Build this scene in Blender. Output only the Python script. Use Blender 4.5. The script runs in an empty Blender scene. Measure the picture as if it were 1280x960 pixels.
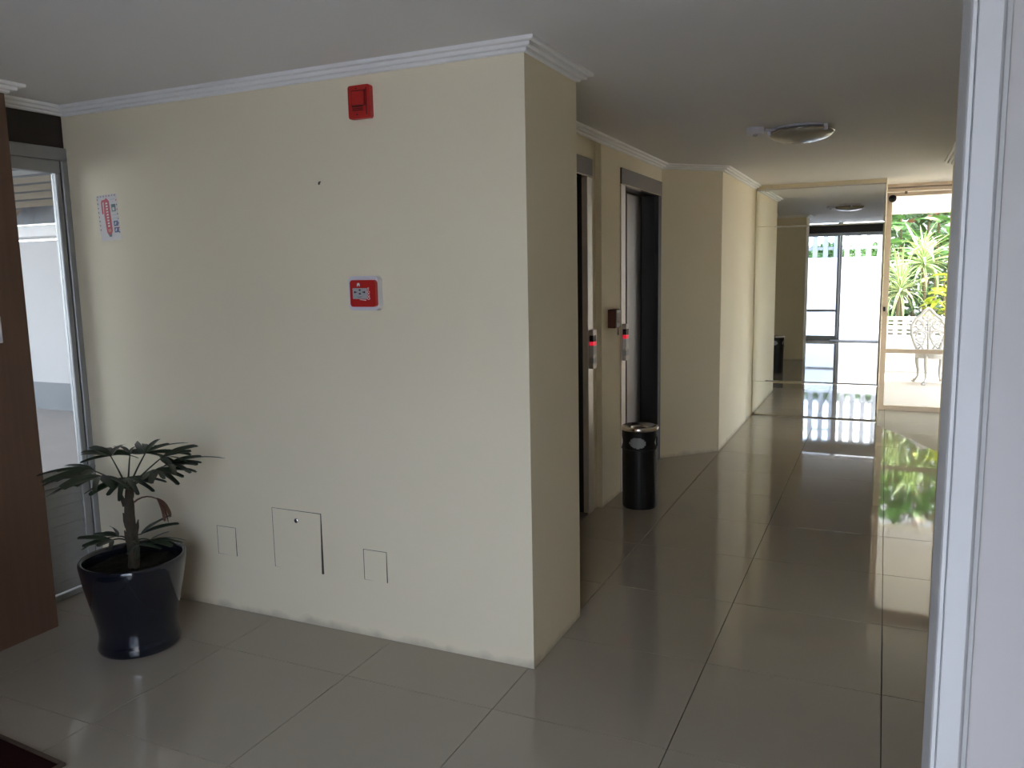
import bpy, bmesh, math, random
from mathutils import Matrix, Vector, Euler
random.seed(7)
scene = bpy.context.scene
C = scene.collection

# ---------------------------------------------------------------- camera
CAM_H = 1.6
FOCAL_PX = 1012.15
YAW, PITCH, ROLL = 0.4315, -0.139, -0.0194
cam_data = bpy.data.cameras.new('camera')
cam = bpy.data.objects.new('camera', cam_data)
C.objects.link(cam)
cam_data.sensor_fit = 'HORIZONTAL'
cam_data.sensor_width = 36.0
cam_data.lens = FOCAL_PX / 1280.0 * 36.0
cam_data.clip_start = 0.02
cam_data.clip_end = 300
base = Matrix(((1, 0, 0), (0, 0, -1), (0, 1, 0)))
rot = Matrix.Rotation(YAW, 3, 'Z') @ Matrix.Rotation(PITCH, 3, 'X') @ base @ Matrix.Rotation(ROLL, 3, 'Z')
cam.matrix_world = Matrix.Translation((0, 0, CAM_H)) @ rot.to_4x4()
scene.camera = cam

# ---------------------------------------------------------------- world, sun, exposure
SUN_EL, SUN_AZ = math.radians(70), math.radians(78)      # azimuth from +X towards +Y
world = bpy.data.worlds.new('world')
scene.world = world
world.use_nodes = True
wn = world.node_tree.nodes
wl = world.node_tree.links
wn.clear()
sky = wn.new('ShaderNodeTexSky')
sky.sky_type = 'NISHITA'
sky.sun_disc = False
sky.sun_elevation = SUN_EL
sky.sun_rotation = math.pi / 2 - SUN_AZ
sky.dust_density = 3.0
sky.air_density = 1.0
bg = wn.new('ShaderNodeBackground')
bg.inputs['Strength'].default_value = 0.80
hz = wn.new('ShaderNodeMix')
hz.data_type = 'RGBA'
hz.inputs['Factor'].default_value = 0.50
hz.inputs[7].default_value = (7.0, 7.2, 7.8, 1)
wo = wn.new('ShaderNodeOutputWorld')
wl.new(sky.outputs[0], hz.inputs[6])
wl.new(hz.outputs[2], bg.inputs[0])
wl.new(bg.outputs[0], wo.inputs[0])

sun_d = bpy.data.lights.new('sun', 'SUN')
sun_d.energy = 12.0
sun_d.angle = math.radians(0.7)
sun_d.color = (1.0, 0.87, 0.66)
sun = bpy.data.objects.new('sun', sun_d)
C.objects.link(sun)
to_sun = Vector((math.cos(SUN_EL) * math.cos(SUN_AZ), math.cos(SUN_EL) * math.sin(SUN_AZ), math.sin(SUN_EL)))
sun.rotation_euler = to_sun.to_track_quat('Z', 'Y').to_euler()
sun.location = (6, 4, 14)

scene.view_settings.view_transform = 'Standard'
scene.view_settings.look = 'None'
scene.view_settings.exposure = 1.4
scene.view_settings.gamma = 1.0
scene.view_settings.use_curve_mapping = False
scene.cycles.max_bounces = 14
scene.cycles.diffuse_bounces = 8
scene.cycles.glossy_bounces = 8
scene.cycles.transmission_bounces = 8
scene.cycles.transparent_max_bounces = 16
scene.cycles.use_denoising = True
scene.cycles.sample_clamp_indirect = 8.0

# ---------------------------------------------------------------- materials
def nodes(m):
    m.use_nodes = True
    return m.node_tree.nodes, m.node_tree.links

def mat(name, col, rough=0.6, metal=0.0, var=0.06, scale=6.0, bump=0.0, bscale=60.0, ior=1.5, emit=None, estr=0.0, col2=None, spec=0.5, coat=0.0):
    """principled material with a soft procedural variation of its colour and optional fine relief"""
    m = bpy.data.materials.new(name)
    n, l = nodes(m)
    b = n['Principled BSDF']
    tc = n.new('ShaderNodeTexCoord')
    nz = n.new('ShaderNodeTexNoise')
    nz.inputs['Scale'].default_value = scale
    nz.inputs['Detail'].default_value = 5
    l.new(tc.outputs['Object'], nz.inputs['Vector'])
    mx = n.new('ShaderNodeMix')
    mx.data_type = 'RGBA'
    c2 = col2 if col2 else tuple(max(0, c * (1 - 2 * var)) for c in col)
    mx.inputs[6].default_value = (*c2, 1)
    mx.inputs[7].default_value = (*(col if col2 else tuple(min(1, c * (1 + var)) for c in col)), 1)
    l.new(nz.outputs['Fac'], mx.inputs[0])
    l.new(mx.outputs[2], b.inputs['Base Color'])
    b.inputs['Roughness'].default_value = rough
    b.inputs['Metallic'].default_value = metal
    b.inputs['IOR'].default_value = ior
    b.inputs['Specular IOR Level'].default_value = spec
    b.inputs['Coat Weight'].default_value = coat
    if emit:
        b.inputs['Emission Color'].default_value = (*emit, 1)
        b.inputs['Emission Strength'].default_value = estr
    if bump:
        nb = n.new('ShaderNodeTexNoise')
        nb.inputs['Scale'].default_value = bscale
        nb.inputs['Detail'].default_value = 4
        l.new(tc.outputs['Object'], nb.inputs['Vector'])
        bp = n.new('ShaderNodeBump')
        bp.inputs['Strength'].default_value = bump
        bp.inputs['Distance'].default_value = 0.004
        l.new(nb.outputs['Fac'], bp.inputs['Height'])
        l.new(bp.outputs[0], b.inputs['Normal'])
    return m

M = {}
def wall_paint(name, col, dirt=0.42):
    """painted plaster: faint roller relief, and scuffed grime in a ragged line along the skirting"""
    m = mat(name, col, 0.75, var=0.025, scale=1.2, bump=0.10, bscale=45, spec=0.25)
    n, l = nodes(m)
    b = n['Principled BSDF']
    src = b.inputs['Base Color'].links[0].from_socket
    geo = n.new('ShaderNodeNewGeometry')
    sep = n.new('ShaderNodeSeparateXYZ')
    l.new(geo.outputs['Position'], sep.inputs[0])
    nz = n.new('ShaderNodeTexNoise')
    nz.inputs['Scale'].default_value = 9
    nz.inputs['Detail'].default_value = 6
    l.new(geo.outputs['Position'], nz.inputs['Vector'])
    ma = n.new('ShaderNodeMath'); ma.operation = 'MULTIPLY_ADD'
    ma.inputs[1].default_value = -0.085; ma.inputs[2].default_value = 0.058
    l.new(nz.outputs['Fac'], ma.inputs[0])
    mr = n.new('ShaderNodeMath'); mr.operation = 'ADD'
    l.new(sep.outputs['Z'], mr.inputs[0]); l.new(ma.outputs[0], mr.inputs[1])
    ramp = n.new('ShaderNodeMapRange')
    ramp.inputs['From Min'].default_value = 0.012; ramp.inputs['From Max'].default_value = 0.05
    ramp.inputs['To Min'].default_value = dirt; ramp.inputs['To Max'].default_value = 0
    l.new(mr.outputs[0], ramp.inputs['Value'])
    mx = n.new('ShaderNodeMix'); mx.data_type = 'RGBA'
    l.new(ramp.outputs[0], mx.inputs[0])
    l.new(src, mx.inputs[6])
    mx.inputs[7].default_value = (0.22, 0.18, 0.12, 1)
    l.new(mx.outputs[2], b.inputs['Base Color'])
    return m

M['cream'] = wall_paint('cream_paint', (0.86, 0.775, 0.585))
M['ceiling'] = mat('ceiling_paint', (0.77, 0.76, 0.745), 0.8, var=0.02, scale=0.8, bump=0.12, bscale=3.0, spec=0.2)
M['crown'] = mat('crown_plaster', (0.90, 0.90, 0.89), 0.6, var=0.02)
M['white_paint'] = mat('white_trim_paint', (0.47, 0.475, 0.48), 0.45, var=0.015)
M['pale_wall'] = mat('pale_grey_paint', (0.40, 0.385, 0.38), 0.7, var=0.02, bump=0.05)
M['alu'] = mat('anodised_aluminium', (0.36, 0.37, 0.37), 0.42, 0.55, var=0.05, scale=20)
M['alu_beige'] = mat('beige_painted_aluminium', (0.56, 0.46, 0.36), 0.45, 0.1, var=0.04)
M['rubber'] = mat('black_gasket', (0.015, 0.015, 0.016), 0.6)
M['dark_panel'] = mat('dark_brown_panel', (0.022, 0.016, 0.013), 0.5)
M['steel'] = mat('brushed_steel', (0.50, 0.46, 0.42), 0.32, 0.95, var=0.05, scale=30)
M['steel_jamb'] = mat('brightened_steel_jamb', (0.78, 0.72, 0.67), 0.38, 0.35, var=0.05, scale=20)  # steel colour lightened to stand in for reflected garden light
M['steel_light'] = mat('satin_steel_plate', (0.62, 0.58, 0.55), 0.45, 0.4, var=0.04)
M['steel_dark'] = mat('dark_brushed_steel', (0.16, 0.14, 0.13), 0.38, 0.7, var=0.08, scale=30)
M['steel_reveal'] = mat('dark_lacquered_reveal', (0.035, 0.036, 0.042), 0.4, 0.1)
M['black'] = mat('black_metal', (0.010, 0.010, 0.011), 0.42, var=0.1, spec=0.4)
M['chrome'] = mat('polished_steel', (0.62, 0.58, 0.55), 0.18, 1.0, var=0.03)
M['red'] = mat('red_plastic', (0.52, 0.022, 0.018), 0.38, var=0.05)
M['red_dark'] = mat('dark_red_plastic', (0.12, 0.008, 0.008), 0.4, var=0.05)
M['white_plastic'] = mat('white_plastic', (0.72, 0.71, 0.76), 0.4, var=0.02)
M['grey_plate'] = mat('grey_plate', (0.42, 0.43, 0.43), 0.45, var=0.05)
M['print_white'] = mat('white_print', (0.8, 0.78, 0.76), 0.6)
M['print_black'] = mat('black_print', (0.02, 0.02, 0.022), 0.6)
M['print_red'] = mat('red_print', (0.50, 0.03, 0.05), 0.55)
M['print_blue'] = mat('navy_print', (0.05, 0.07, 0.20), 0.55)
M['print_teal'] = mat('teal_print', (0.06, 0.12, 0.12), 0.55)
M['sticker'] = mat('sticker_paper', (0.66, 0.62, 0.60), 0.55)
M['maroon_box'] = mat('maroon_metal', (0.10, 0.022, 0.014), 0.45, var=0.08)
M['led_red'] = mat('red_lit_display', (0.3, 0.0, 0.01), 0.4, emit=(1.0, 0.02, 0.05), estr=0.22)
M['mat'] = mat('maroon_mat_pile', (0.020, 0.004, 0.004), 0.95, var=0.3, scale=80, bump=0.6, bscale=300, spec=0.1)
M['mat_edge'] = mat('brown_mat_binding', (0.075, 0.050, 0.032), 0.8, var=0.2, scale=40)
M['pot'] = mat('navy_glazed_ceramic', (0.007, 0.009, 0.016), 0.12, var=0.2, scale=5, coat=0.4)
M['soil'] = mat('soil', (0.018, 0.016, 0.010), 0.95, var=0.4, scale=40, bump=1.0, bscale=60, spec=0.1)
M['palm'] = mat('palm_leaf', (0.022, 0.040, 0.016), 0.42, col2=(0.012, 0.022, 0.012), scale=4)
M['palm_dead'] = mat('dry_palm_leaf', (0.16, 0.070, 0.040), 0.7, col2=(0.07, 0.025, 0.018), scale=14)
M['palm_stem'] = mat('palm_fibre', (0.060, 0.046, 0.028), 0.9, var=0.4, scale=30, bump=0.9, bscale=90)
M['petiole'] = mat('palm_petiole', (0.035, 0.045, 0.018), 0.5, var=0.2)
M['glass_dome'] = mat('frosted_amber_glass', (0.36, 0.32, 0.24), 0.22, var=0.05)
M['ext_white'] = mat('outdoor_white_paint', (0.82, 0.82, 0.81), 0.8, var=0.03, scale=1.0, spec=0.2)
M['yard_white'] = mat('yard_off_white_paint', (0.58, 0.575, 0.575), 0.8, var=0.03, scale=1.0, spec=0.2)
M['ext_grey'] = mat('outdoor_grey_paint', (0.25, 0.265, 0.285), 0.8, var=0.04, spec=0.2)
M['ext_floor'] = mat('outdoor_pale_paving', (0.44, 0.415, 0.40), 0.7, var=0.06, scale=2.0, spec=0.3)
M['picket'] = mat('weathered_grey_paint', (0.36, 0.37, 0.38), 0.8, var=0.1)
M['facade'] = mat('facade_render', (0.60, 0.59, 0.57), 0.85, var=0.05, scale=1.5, spec=0.2)
M['front_paving'] = mat('front_pale_paving', (0.66, 0.65, 0.63), 0.7, var=0.05, scale=2.0, spec=0.3)
M['porch_floor'] = mat('porch_paving', (0.30, 0.265, 0.22), 0.6, var=0.05, scale=2.0)
M['awning'] = mat('beige_awning_slat', (0.34, 0.29, 0.225), 0.6, var=0.08)
M['iron_white'] = mat('white_cast_iron', (0.28, 0.27, 0.25), 0.5, var=0.04)
M['bush'] = mat('bush_leaf', (0.20, 0.36, 0.10), 0.5, col2=(0.08, 0.18, 0.05), scale=3)
M['bush_dark'] = mat('dark_bush_leaf', (0.10, 0.20, 0.07), 0.5, col2=(0.04, 0.09, 0.03), scale=3)
M['broad'] = mat('broad_leaf', (0.22, 0.42, 0.14), 0.4, col2=(0.14, 0.30, 0.10), scale=4)
M['croton'] = mat('croton_leaf', (0.62, 0.66, 0.06), 0.4, col2=(0.34, 0.48, 0.05), scale=9)
M['pink'] = mat('pink_leaf', (0.62, 0.20, 0.16), 0.5, col2=(0.40, 0.24, 0.16), scale=6)
M['red_flower'] = mat('red_petal', (0.75, 0.05, 0.06), 0.5)
M['cane'] = mat('plant_cane', (0.20, 0.15, 0.09), 0.9, var=0.3, scale=30)
M['earth'] = mat('garden_soil', (0.10, 0.075, 0.05), 0.95, var=0.3, scale=8, bump=0.6, bscale=20)
M['key'] = mat('steel_key', (0.25, 0.22, 0.20), 0.35, 0.9)
M['grout'] = mat('grout', (0.07, 0.06, 0.048), 0.9, var=0.2, scale=10)

def make_wood():
    m = mat('brown_wood_veneer', (0.085, 0.048, 0.030), 0.42)
    n, l = nodes(m)
    b = n['Principled BSDF']
    tc = n.new('ShaderNodeTexCoord'); mp = n.new('ShaderNodeMapping')
    mp.inputs['Scale'].default_value = (14, 14, 0.7)
    l.new(tc.outputs['Object'], mp.inputs['Vector'])
    nz = n.new('ShaderNodeTexNoise'); nz.inputs['Scale'].default_value = 2.2; nz.inputs['Detail'].default_value = 6
    l.new(mp.outputs[0], nz.inputs['Vector'])
    mx = n.new('ShaderNodeMix'); mx.data_type = 'RGBA'
    mx.inputs[6].default_value = (0.085, 0.045, 0.028, 1); mx.inputs[7].default_value = (0.150, 0.082, 0.052, 1)
    l.new(nz.outputs['Fac'], mx.inputs[0]); l.new(mx.outputs[2], b.inputs['Base Color'])
    return m
M['wood'] = make_wood()

def make_tile():
    """polished porcelain; the tiles in front of the garden door are ground dull up to a diagonal cut"""
    m = mat('polished_porcelain', (0.34, 0.30, 0.24), 0.05, var=0.05, scale=1.6, spec=0.55)
    n, l = nodes(m)
    b = n['Principled BSDF']
    geo = n.new('ShaderNodeNewGeometry')
    dot = n.new('ShaderNodeVectorMath'); dot.operation = 'DOT_PRODUCT'
    l.new(geo.outputs['Position'], dot.inputs[0])
    dot.inputs[1].default_value = (0.918, 0.397, 0)          # across the diagonal cut
    gt = n.new('ShaderNodeMath'); gt.operation = 'GREATER_THAN'; gt.inputs[1].default_value = 3.458
    l.new(dot.outputs['Value'], gt.inputs[0])
    sp = n.new('ShaderNodeSeparateXYZ'); l.new(geo.outputs['Position'], sp.inputs[0])
    gx = n.new('ShaderNodeMath'); gx.operation = 'GREATER_THAN'; gx.inputs[1].default_value = -0.02
    l.new(sp.outputs['X'], gx.inputs[0])
    mu = n.new('ShaderNodeMath'); mu.operation = 'MULTIPLY'
    l.new(gt.outputs[0], mu.inputs[0]); l.new(gx.outputs[0], mu.inputs[1])
    nz = n.new('ShaderNodeTexNoise'); nz.inputs['Scale'].default_value = 2.5; nz.inputs['Detail'].default_value = 5
    l.new(geo.outputs['Position'], nz.inputs['Vector'])
    ma = n.new('ShaderNodeMath'); ma.operation = 'MULTIPLY_ADD'; ma.inputs[1].default_value = 0.04; ma.inputs[2].default_value = 0.02
    l.new(nz.outputs['Fac'], ma.inputs[0])
    ad = n.new('ShaderNodeMath'); ad.operation = 'MULTIPLY_ADD'; ad.inputs[1].default_value = 0.55
    l.new(mu.outputs[0], ad.inputs[0]); l.new(ma.outputs[0], ad.inputs[2])
    l.new(ad.outputs[0], b.inputs['Roughness'])
    return m
M['tile'] = make_tile()

def make_mirror():
    m = mat('silvered_mirror', (0.90, 0.92, 0.90), 0.0, 1.0, var=0.005)
    return m
M['mirror'] = make_mirror()

def make_glass(name, tint, fres=1.45, haze=0.0):
    """thin clear pane: see-through with Fresnel reflection, optionally a little milky"""
    m = bpy.data.materials.new(name)
    n, l = nodes(m)
    n.clear()
    out = n.new('ShaderNodeOutputMaterial')
    tr = n.new('ShaderNodeBsdfTransparent'); tr.inputs[0].default_value = (*tint, 1)
    gl = n.new('ShaderNodeBsdfGlossy'); gl.inputs['Roughness'].default_value = 0.0
    fr = n.new('ShaderNodeFresnel'); fr.inputs[0].default_value = fres
    mx = n.new('ShaderNodeMixShader')
    l.new(fr.outputs[0], mx.inputs[0]); l.new(tr.outputs[0], mx.inputs[1]); l.new(gl.outputs[0], mx.inputs[2])
    last = mx
    if haze:
        df = n.new('ShaderNodeBsdfDiffuse'); df.inputs[0].default_value = (0.85, 0.85, 0.85, 1)
        nz = n.new('ShaderNodeTexNoise'); nz.inputs['Scale'].default_value = 2.0
        mu = n.new('ShaderNodeMath'); mu.operation = 'MULTIPLY'; mu.inputs[1].default_value = haze * 2
        l.new(nz.outputs['Fac'], mu.inputs[0])
        m2 = n.new('ShaderNodeMixShader')
        l.new(mu.outputs[0], m2.inputs[0]); l.new(mx.outputs[0], m2.inputs[1]); l.new(df.outputs[0], m2.inputs[2])
        last = m2
    l.new(last.outputs[0], out.inputs[0])
    return m
M['glass'] = make_glass('clear_pane', (0.93, 0.95, 0.95), haze=0.01)
M['glass_blue'] = make_glass('bluish_pane', (0.80, 0.85, 0.92), haze=0.015)

def make_variegated():
    """narrow leaf, pale cream margins and a green centre, across the leaf's own width"""
    m = bpy.data.materials.new('variegated_leaf')
    n, l = nodes(m)
    b = n['Principled BSDF']
    tc = n.new('ShaderNodeTexCoord'); sp = n.new('ShaderNodeSeparateXYZ')
    l.new(tc.outputs['Generated'], sp.inputs[0])
    su = n.new('ShaderNodeMath'); su.operation = 'SUBTRACT'; su.inputs[1].default_value = 0.5
    l.new(sp.outputs['Y'], su.inputs[0])
    ab = n.new('ShaderNodeMath'); ab.operation = 'ABSOLUTE'; l.new(su.outputs[0], ab.inputs[0])
    cr = n.new('ShaderNodeValToRGB')
    cr.color_ramp.elements[0].position = 0.16; cr.color_ramp.elements[0].color = (0.20, 0.36, 0.12, 1)
    cr.color_ramp.elements[1].position = 0.28; cr.color_ramp.elements[1].color = (0.66, 0.72, 0.42, 1)
    l.new(ab.outputs[0], cr.inputs[0]); l.new(cr.outputs[0], b.inputs['Base Color'])
    b.inputs['Roughness'].default_value = 0.45
    return m
M['varieg'] = make_variegated()

# ---------------------------------------------------------------- mesh helpers
def bm_new():
    return bmesh.new()

def box(bm, x0, x1, y0, y1, z0, z1, bev=0.0, seg=1):
    vs = [bm.verts.new((x, y, z)) for x in (x0, x1) for y in (y0, y1) for z in (z0, z1)]
    q = [(0, 1, 3, 2), (4, 6, 7, 5), (0, 4, 5, 1), (2, 3, 7, 6), (0, 2, 6, 4), (1, 5, 7, 3)]
    fs = [bm.faces.new([vs[i] for i in f]) for f in q]
    if bev > 0:
        es = set()
        for f in fs:
            es.update(f.edges)
        bmesh.ops.bevel(bm, geom=list(es), offset=bev, segments=seg, affect='EDGES', profile=0.5)
    return bm

def B(x0, x1, y0, y1, z0, z1, bev=0.0, seg=1):
    return box(bm_new(), x0, x1, y0, y1, z0, z1, bev, seg)

def prism(bm, pts, z0, z1):
    lo = [bm.verts.new((p[0], p[1], z0)) for p in pts]
    hi = [bm.verts.new((p[0], p[1], z1)) for p in pts]
    n = len(pts)
    bm.faces.new(lo[::-1]); bm.faces.new(hi)
    for i in range(n):
        bm.faces.new((lo[i], lo[(i + 1) % n], hi[(i + 1) % n], hi[i]))
    return bm

def prism_y(bm, pts, y0, y1):
    """outline in x,z extruded along y"""
    lo = [bm.verts.new((p[0], y0, p[1])) for p in pts]
    hi = [bm.verts.new((p[0], y1, p[1])) for p in pts]
    n = len(pts)
    bm.faces.new(lo); bm.faces.new(hi[::-1])
    for i in range(n):
        bm.faces.new((lo[i], hi[i], hi[(i + 1) % n], lo[(i + 1) % n]))
    return bm

def rrect(x0, x1, z0, z1, r, seg=5):
    out = []
    for cx, cz, a0 in ((x1 - r, z1 - r, 0), (x0 + r, z1 - r, 90), (x0 + r, z0 + r, 180), (x1 - r, z0 + r, 270)):
        for k in range(seg + 1):
            a = math.radians(a0 + 90 * k / seg)
            out.append((cx + r * math.cos(a), cz + r * math.sin(a)))
    return out

def lathe(bm, prof, cx=0, cy=0, seg=40, cap0=True, cap1=True, wob=None):
    rings = []
    for i, (r, z) in enumerate(prof):
        ring = []
        for k in range(seg):
            a = 2 * math.pi * k / seg
            rr = r * (1 + (wob(a, z) if wob else 0))
            ring.append(bm.verts.new((cx + rr * math.cos(a), cy + rr * math.sin(a), z)))
        rings.append(ring)
    for a, b in zip(rings, rings[1:]):
        for k in range(seg):
            bm.faces.new((a[k], a[(k + 1) % seg], b[(k + 1) % seg], b[k]))
    if cap0: bm.faces.new(rings[0][::-1])
    if cap1: bm.faces.new(rings[-1])
    return bm

def tube(bm, pts, r, seg=8, closed=False):
    pts = [Vector(p) for p in pts]
    n = len(pts)
    rs = r if isinstance(r, (list, tuple)) else [r] * n
    rings = []
    prev = None
    for i, p in enumerate(pts):
        if closed:
            t = pts[(i + 1) % n] - pts[i - 1]
        else:
            t = pts[min(i + 1, n - 1)] - pts[max(i - 1, 0)]
        t.normalize()
        if prev is None:
            u = t.orthogonal().normalized()
        else:
            u = prev - t * prev.dot(t)
            u = u.normalized() if u.length > 1e-6 else t.orthogonal().normalized()
        prev = u
        v = t.cross(u)
        rings.append([bm.verts.new(p + (u * math.cos(2 * math.pi * k / seg) + v * math.sin(2 * math.pi * k / seg)) * rs[i]) for k in range(seg)])
    m = n if closed else n - 1
    for i in range(m):
        a, b = rings[i], rings[(i + 1) % n]
        off = 0
        if closed and i == n - 1:
            off = min(range(seg), key=lambda o: (a[0].co - b[o].co).length)
        for k in range(seg):
            bm.faces.new((a[k], a[(k + 1) % seg], b[(k + 1 + off) % seg], b[(k + off) % seg]))
    if not closed:
        bm.faces.new(rings[0][::-1]); bm.faces.new(rings[-1])
    return bm

def sweep(bm, path, prof, side=1):
    """profile (out, z) swept along a plan polyline with mitred corners; out is to the right of travel for side=1"""
    P = [Vector((p[0], p[1])) for p in path]
    rows = []
    for i, p in enumerate(P):
        ds = []
        if i > 0: ds.append((P[i] - P[i - 1]).normalized())
        if i < len(P) - 1: ds.append((P[i + 1] - P[i]).normalized())
        ns = [Vector((d.y, -d.x)) * side for d in ds]
        if len(ns) == 2:
            mit = (ns[0] + ns[1]) / (1 + ns[0].dot(ns[1]))
        else:
            mit = ns[0]
        rows.append([bm.verts.new((p.x + mit.x * o, p.y + mit.y * o, z)) for o, z in prof])
    n = len(prof)
    for a, b in zip(rows, rows[1:]):
        for k in range(n):
            bm.faces.new((a[k], a[(k + 1) % n], b[(k + 1) % n], b[k]))
    bm.faces.new(rows[0]); bm.faces.new(rows[-1][::-1])
    return bm

def wloc(o):
    v = Vector((0, 0, 0))
    while o:
        v += o.location
        o = o.parent
    return v

def obj(name, bm, m, parent=None, local=False, smooth=False, shift=None):
    """one mesh object; world-space geometry is moved into the parent's frame unless local"""
    bmesh.ops.recalc_face_normals(bm, faces=bm.faces)
    me = bpy.data.meshes.new(name)
    if parent is not None and not local:
        bmesh.ops.translate(bm, verts=bm.verts, vec=-wloc(parent))
    elif parent is None and shift is not None:
        bmesh.ops.translate(bm, verts=bm.verts, vec=-Vector(shift))
    bm.to_mesh(me); bm.free()
    if smooth:
        for p in me.polygons: p.use_smooth = True
    me.materials.append(M[m] if isinstance(m, str) else m)
    o = bpy.data.objects.new(name, me)
    C.objects.link(o)
    if parent is not None:
        o.parent = parent
    elif shift is not None:
        o.location = shift
    return o

def inst(name, me, parent, mw):
    o = bpy.data.objects.new(name, me)
    C.objects.link(o)
    o.parent = parent
    o.matrix_local = mw
    return o

def struct(name, bm, m, smooth=False):
    o = obj(name, bm, m, smooth=smooth)
    o['kind'] = 'structure'
    return o

def thing(name, loc, label, cat, group=None, kind=None, rz=0):
    o = bpy.data.objects.new(name, None)
    o.empty_display_size = 0.1
    C.objects.link(o)
    o.location = loc
    o.rotation_euler = (0, 0, rz)
    if label: o['label'] = label
    if cat: o['category'] = cat
    if group: o['group'] = group
    if kind: o['kind'] = kind
    return o

def tag(o, label, cat, group=None):
    o['label'] = label; o['category'] = cat
    if group: o['group'] = group
    return o

def text(name, s, size, m, parent, mw, depth=0.0004):
    cu = bpy.data.curves.new(name, 'FONT')
    cu.body = s; cu.size = size; cu.extrude = depth; cu.align_x = 'CENTER'; cu.align_y = 'CENTER'
    tmp = bpy.data.objects.new(name + '_tmp', cu)
    C.objects.link(tmp)
    dg = bpy.context.evaluated_depsgraph_get()
    me = bpy.data.meshes.new_from_object(tmp.evaluated_get(dg))
    bpy.data.objects.remove(tmp)
    me.materials.clear(); me.materials.append(M[m])
    o = bpy.data.objects.new(name, me)
    C.objects.link(o)
    o.parent = parent
    o.matrix_local = mw
    return o

# ---------------------------------------------------------------- key dimensions (metres)
ZC = 2.43                      # ceiling
XA, YA, YB = -1.231, 2.834, 3.384   # corner of the big cream wall block
XW = -3.70                     # plane of the louvred side door
XE = -1.68                     # lift wall
YM = 8.95                      # mirror plane
YD = 9.73                      # garden door plane
XR = 0.465                     # right wall of the corridor
YP = 1.0                       # partition with the white casing
YG = -0.70                     # entrance glazing
YO = YG - 0.18                # outer face of the entrance side
PIT = 0.652                    # floor tile pitch
GX, GY = -1.255, 2.496

# ---------------------------------------------------------------- structure: floor and tiles
floor = struct('floor', B(-4.0, 2.2, YO, 9.80, -0.14, -0.010), 'grout')
def tile_mesh(w, d):
    bm = bm_new()
    g, bv = 0.0016, 0.0003
    a = [(g, g), (w - g, g), (w - g, d - g), (g, d - g)]
    ii = [(g + bv, g + bv), (w - g - bv, g + bv), (w - g - bv, d - g - bv), (g + bv, d - g - bv)]
    lo = [bm.verts.new((x, y, -0.012)) for x, y in a]
    md = [bm.verts.new((x, y, -bv)) for x, y in a]
    hi = [bm.verts.new((x, y, 0)) for x, y in ii]
    bm.faces.new(hi)
    for k in range(4):
        j = (k + 1) % 4
        bm.faces.new((lo[k], lo[j], md[j], md[k])); bm.faces.new((md[k], md[j], hi[j], hi[k]))
    bmesh.ops.recalc_face_normals(bm, faces=bm.faces)
    me = bpy.data.meshes.new('tile'); bm.to_mesh(me); bm.free()
    me.materials.append(M['tile'])
    return me
TILE = tile_mesh(PIT, PIT)
TILE_END = tile_mesh(PIT, 9.78 - (GY + 11 * PIT))
for i in range(-4, 5):
    for j in range(-5, 12):
        x, y = GX + i * PIT, GY + j * PIT
        if x + PIT < -3.75 or x > 2.0 or y + PIT < YO + 0.05: continue
        if y > YB and x + PIT < XE - 0.35: continue
        if y > YP + 0.5 and y + PIT < 7.68 and x > XR: continue
        inst('tile', TILE_END if j == 11 else TILE, floor, Matrix.Translation((x, y, 0)))

# ---------------------------------------------------------------- structure: walls, ceiling
struct('ceiling', B(-4.0, 2.2, YO, 9.90, ZC, 2.62), 'ceiling')
struct('wall_front', B(-3.76, XA, YA, YB, 0, ZC), 'cream')
struct('wall_left', B(-4.0, -3.44, YO, 2.365, 0, ZC), 'wood')
wl_ = bm_new()
box(wl_, -3.95, XW - 0.02, 2.365, YA, 2.385, ZC)
struct('wall_left_lintel', wl_, 'cream')

# lift wall: piers and lintels round two recessed openings; the pier beyond the first lift stands a little proud
E1 = (3.88, 4.99); E2 = (5.485, 6.595)
REC = 0.14
lw = bm_new()
box(lw, -2.6, XE - 0.04, YB, E1[0], 0, ZC)
box(lw, -2.6, XE - 0.04, E1[0], E1[1], 2.285, ZC)
box(lw, -2.6, XE - 0.04, E1[1], 5.075, 0, ZC)
box(lw, -2.6, XE, 5.075, E2[0], 0, ZC)
box(lw, -2.6, XE, E2[0], E2[1], 2.285, ZC)
box(lw, -2.6, XE, E2[1], 6.62, 0, ZC)
box(lw, -2.6, -2.35, E1[0], E1[1], 0, 2.285)
box(lw, -2.6, -2.35, E2[0], E2[1], 0, 2.285)
struct('wall_elevator', lw, 'cream')
wd = prism(bm_new(), [(-2.6, 6.62), (XE, 6.62), (-1.272, 7.065), (-1.272, 9.80), (-2.6, 9.80)], 0, ZC)
struct('wall_corridor_left', wd, 'cream')
struct('wall_back', B(-1.272, -0.022, YM + 0.012, 9.80, 0, ZC), 'cream')
bw = bm_new()
box(bw, 1.62, 1.75, 9.66, 9.80, 0, ZC)
struct('wall_back_right', bw, 'cream')
struct('wall_corridor_right', B(XR, 2.2, YP + 0.12, 7.68, 0, ZC), 'cream')
struct('wall_far_right', B(1.62, 1.75, 7.68, 8.65, 0, ZC), 'cream')
w2 = thing('window_2', (1.66, 9.2, 0), None, None, kind='structure')  # unseen window, sized to set the light in the far corridor
def rpart(nm, y0, y1, z0, z1, m='alu_beige', x0=1.63, x1=1.69):
    return obj(nm, B(x0, x1, y0, y1, z0, z1), m, w2)
rpart('head_rail', 8.65, 9.66, 2.33, ZC); rpart('bottom_rail', 8.65, 9.66, 0, 0.06)
rpart('stile', 8.65, 8.70, 0.06, 2.33); rpart('stile', 9.61, 9.66, 0.06, 2.33)
rpart('glass_pane', 8.70, 9.61, 0.06, 2.33, 'glass', 1.655, 1.660)
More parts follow.
